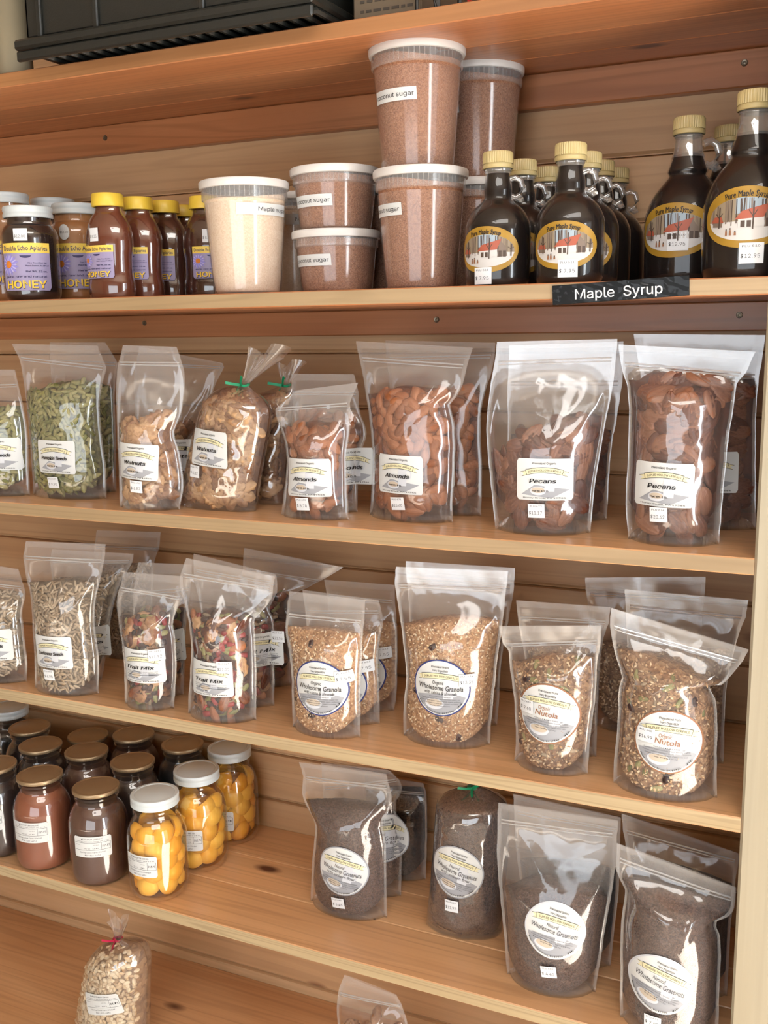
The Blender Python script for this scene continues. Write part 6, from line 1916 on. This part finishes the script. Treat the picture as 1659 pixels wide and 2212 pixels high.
pouch('nutola_small', 'zip_pouch', 'small nut cereal pouch with round brown label, 9.60 sticker', 'nutola', r_nut(), ('PLU 639', '$ 9.60'), CERSHELF, seed=15, circ_rot=-4)
pouch('nutola_large', 'zip_pouch', 'large slumped nut cereal pouch beside the post, 16.99 sticker', 'nutola', r_nut(), ('PLU 640', '$16.99'), CERSHELF, seed=16, circ_rot=-4)
pouch('sunflower_behind', 'zip_pouch', 'second sunflower seed pouch, directly behind the tall front one', 'sunflower', art_square('Sunflower Seeds', 'Net Wt. 1 lb.'), None, CERSHELF, None, False, 31)
pouch('sunflower_back', 'zip_pouch', 'third sunflower seed pouch, at the back wall', 'sunflower', None, None, CERSHELF, None, False, 32)
pouch('trail_small_behind', 'zip_pouch', 'trail mix pouch behind the small trail mix pouch', 'trail', art_square('Trail Mix', 'Net Wt.', X3), None, CERSHELF, None, False, 33)
pouch('trail_large_behind', 'zip_pouch', 'trail mix pouch directly behind the large trail mix pouch', 'trail', art_square('Trail Mix', 'Net Wt.', X3), ('PLU 643', '$21.55'), CERSHELF, None, False, 34)
pouch('trail_back', 'zip_pouch', 'dark trail mix pouch at the back wall, left of the granola', 'trail', None, ('PLU 643', '$21.55'), CERSHELF, None, False, 35)
pouch('granola_small_behind', 'zip_pouch', 'second small granola pouch, directly behind the front 7.55 one', 'granola', r_gran(), ('PLU 633', '$ 7.55'), CERSHELF, None, False, 36)
pouch('granola_back', 'zip_pouch', 'third small granola pouch, in shade at the back', 'granola', r_gran(), ('PLU 633', '$ 7.55'), CERSHELF, None, False, 37)
pouch('granola_large_behind', 'zip_pouch', 'granola pouch behind the large granola pouch', 'granola', None, None, CERSHELF, None, False, 38)
pouch('nutola_small_behind', 'zip_pouch', 'nut cereal pouch behind the small nut cereal pouch', 'nutola', None, None, CERSHELF, None, False, 39)
pouch('nutola_large_behind', 'zip_pouch', 'nut cereal pouch directly behind the slumped large one', 'nutola', None, None, CERSHELF, None, False, 40)
pouch('nutola_back', 'zip_pouch', 'nut cereal pouch at the back wall near the post', 'nutola', None, None, CERSHELF, None, False, 41)

# fifth shelf
pouch('graten_einkorn', 'zip_pouch', 'brown gratenut pouch beside the peaches, 6.45 sticker', 'gratenut', r_eink(), ('PLU 662', '$ 6.45'), LOWSHELF, seed=17, circ_rot=-10)
pouch('graten_tied', 'tied_bag', 'tall tied bag of brown gratenuts with 11.92 sticker', 'gratenut', r_eink(), ('PLU 663', '$11.92'), LOWSHELF, ('twist_green', .03, .1, .02), seed=18, circ_rot=-10)
pouch('graten_mid', 'zip_pouch', 'large half full gratenut pouch with 4.45 sticker', 'gratenut', r_grate(), ('PLU 660', '$ 4.45'), LOWSHELF, seed=19, circ_rot=-12)
pouch('graten_right', 'zip_pouch', 'full gratenut pouch beside the post, 7.99 sticker at the bottom', 'gratenut', r_grate(), ('PLU 661', '$ 7.99'), LOWSHELF, seed=20, circ_rot=-16)
pouch('graten_einkorn_behind', 'zip_pouch', 'gratenut pouch directly behind the 6.45 gratenut pouch', 'gratenut', r_eink(), None, LOWSHELF, None, False, 42)
pouch('graten_black', 'zip_pouch', 'nearly black gratenut pouch at the back beside the tied bag', 'dark', r_eink(), None, LOWSHELF, None, False, 43)
pouch('graten_mid_behind', 'zip_pouch', 'gratenut pouch behind the half full 4.45 pouch', 'dark', None, None, LOWSHELF, None, False, 44)
pouch('graten_right_behind', 'zip_pouch', 'gratenut pouch in shade behind the pouch next to the post', 'dark', None, None, LOWSHELF, None, False, 45)

# bottom shelf
pouch('spelt_tied', 'tied_bag', 'bag of puffed grain tied with a red twist tie on the bottom shelf', 'spelt', art_market('Puffed Einkorn Cereal', '$3.75', .066, .036), None, None, ('twist_red', .040, .12, .017), seed=50)
pouch('plain_bag', 'clear_bag', 'nearly empty clear bag of nuts cut off by the bottom edge', 'few', None, None, None, None, True, seed=51)
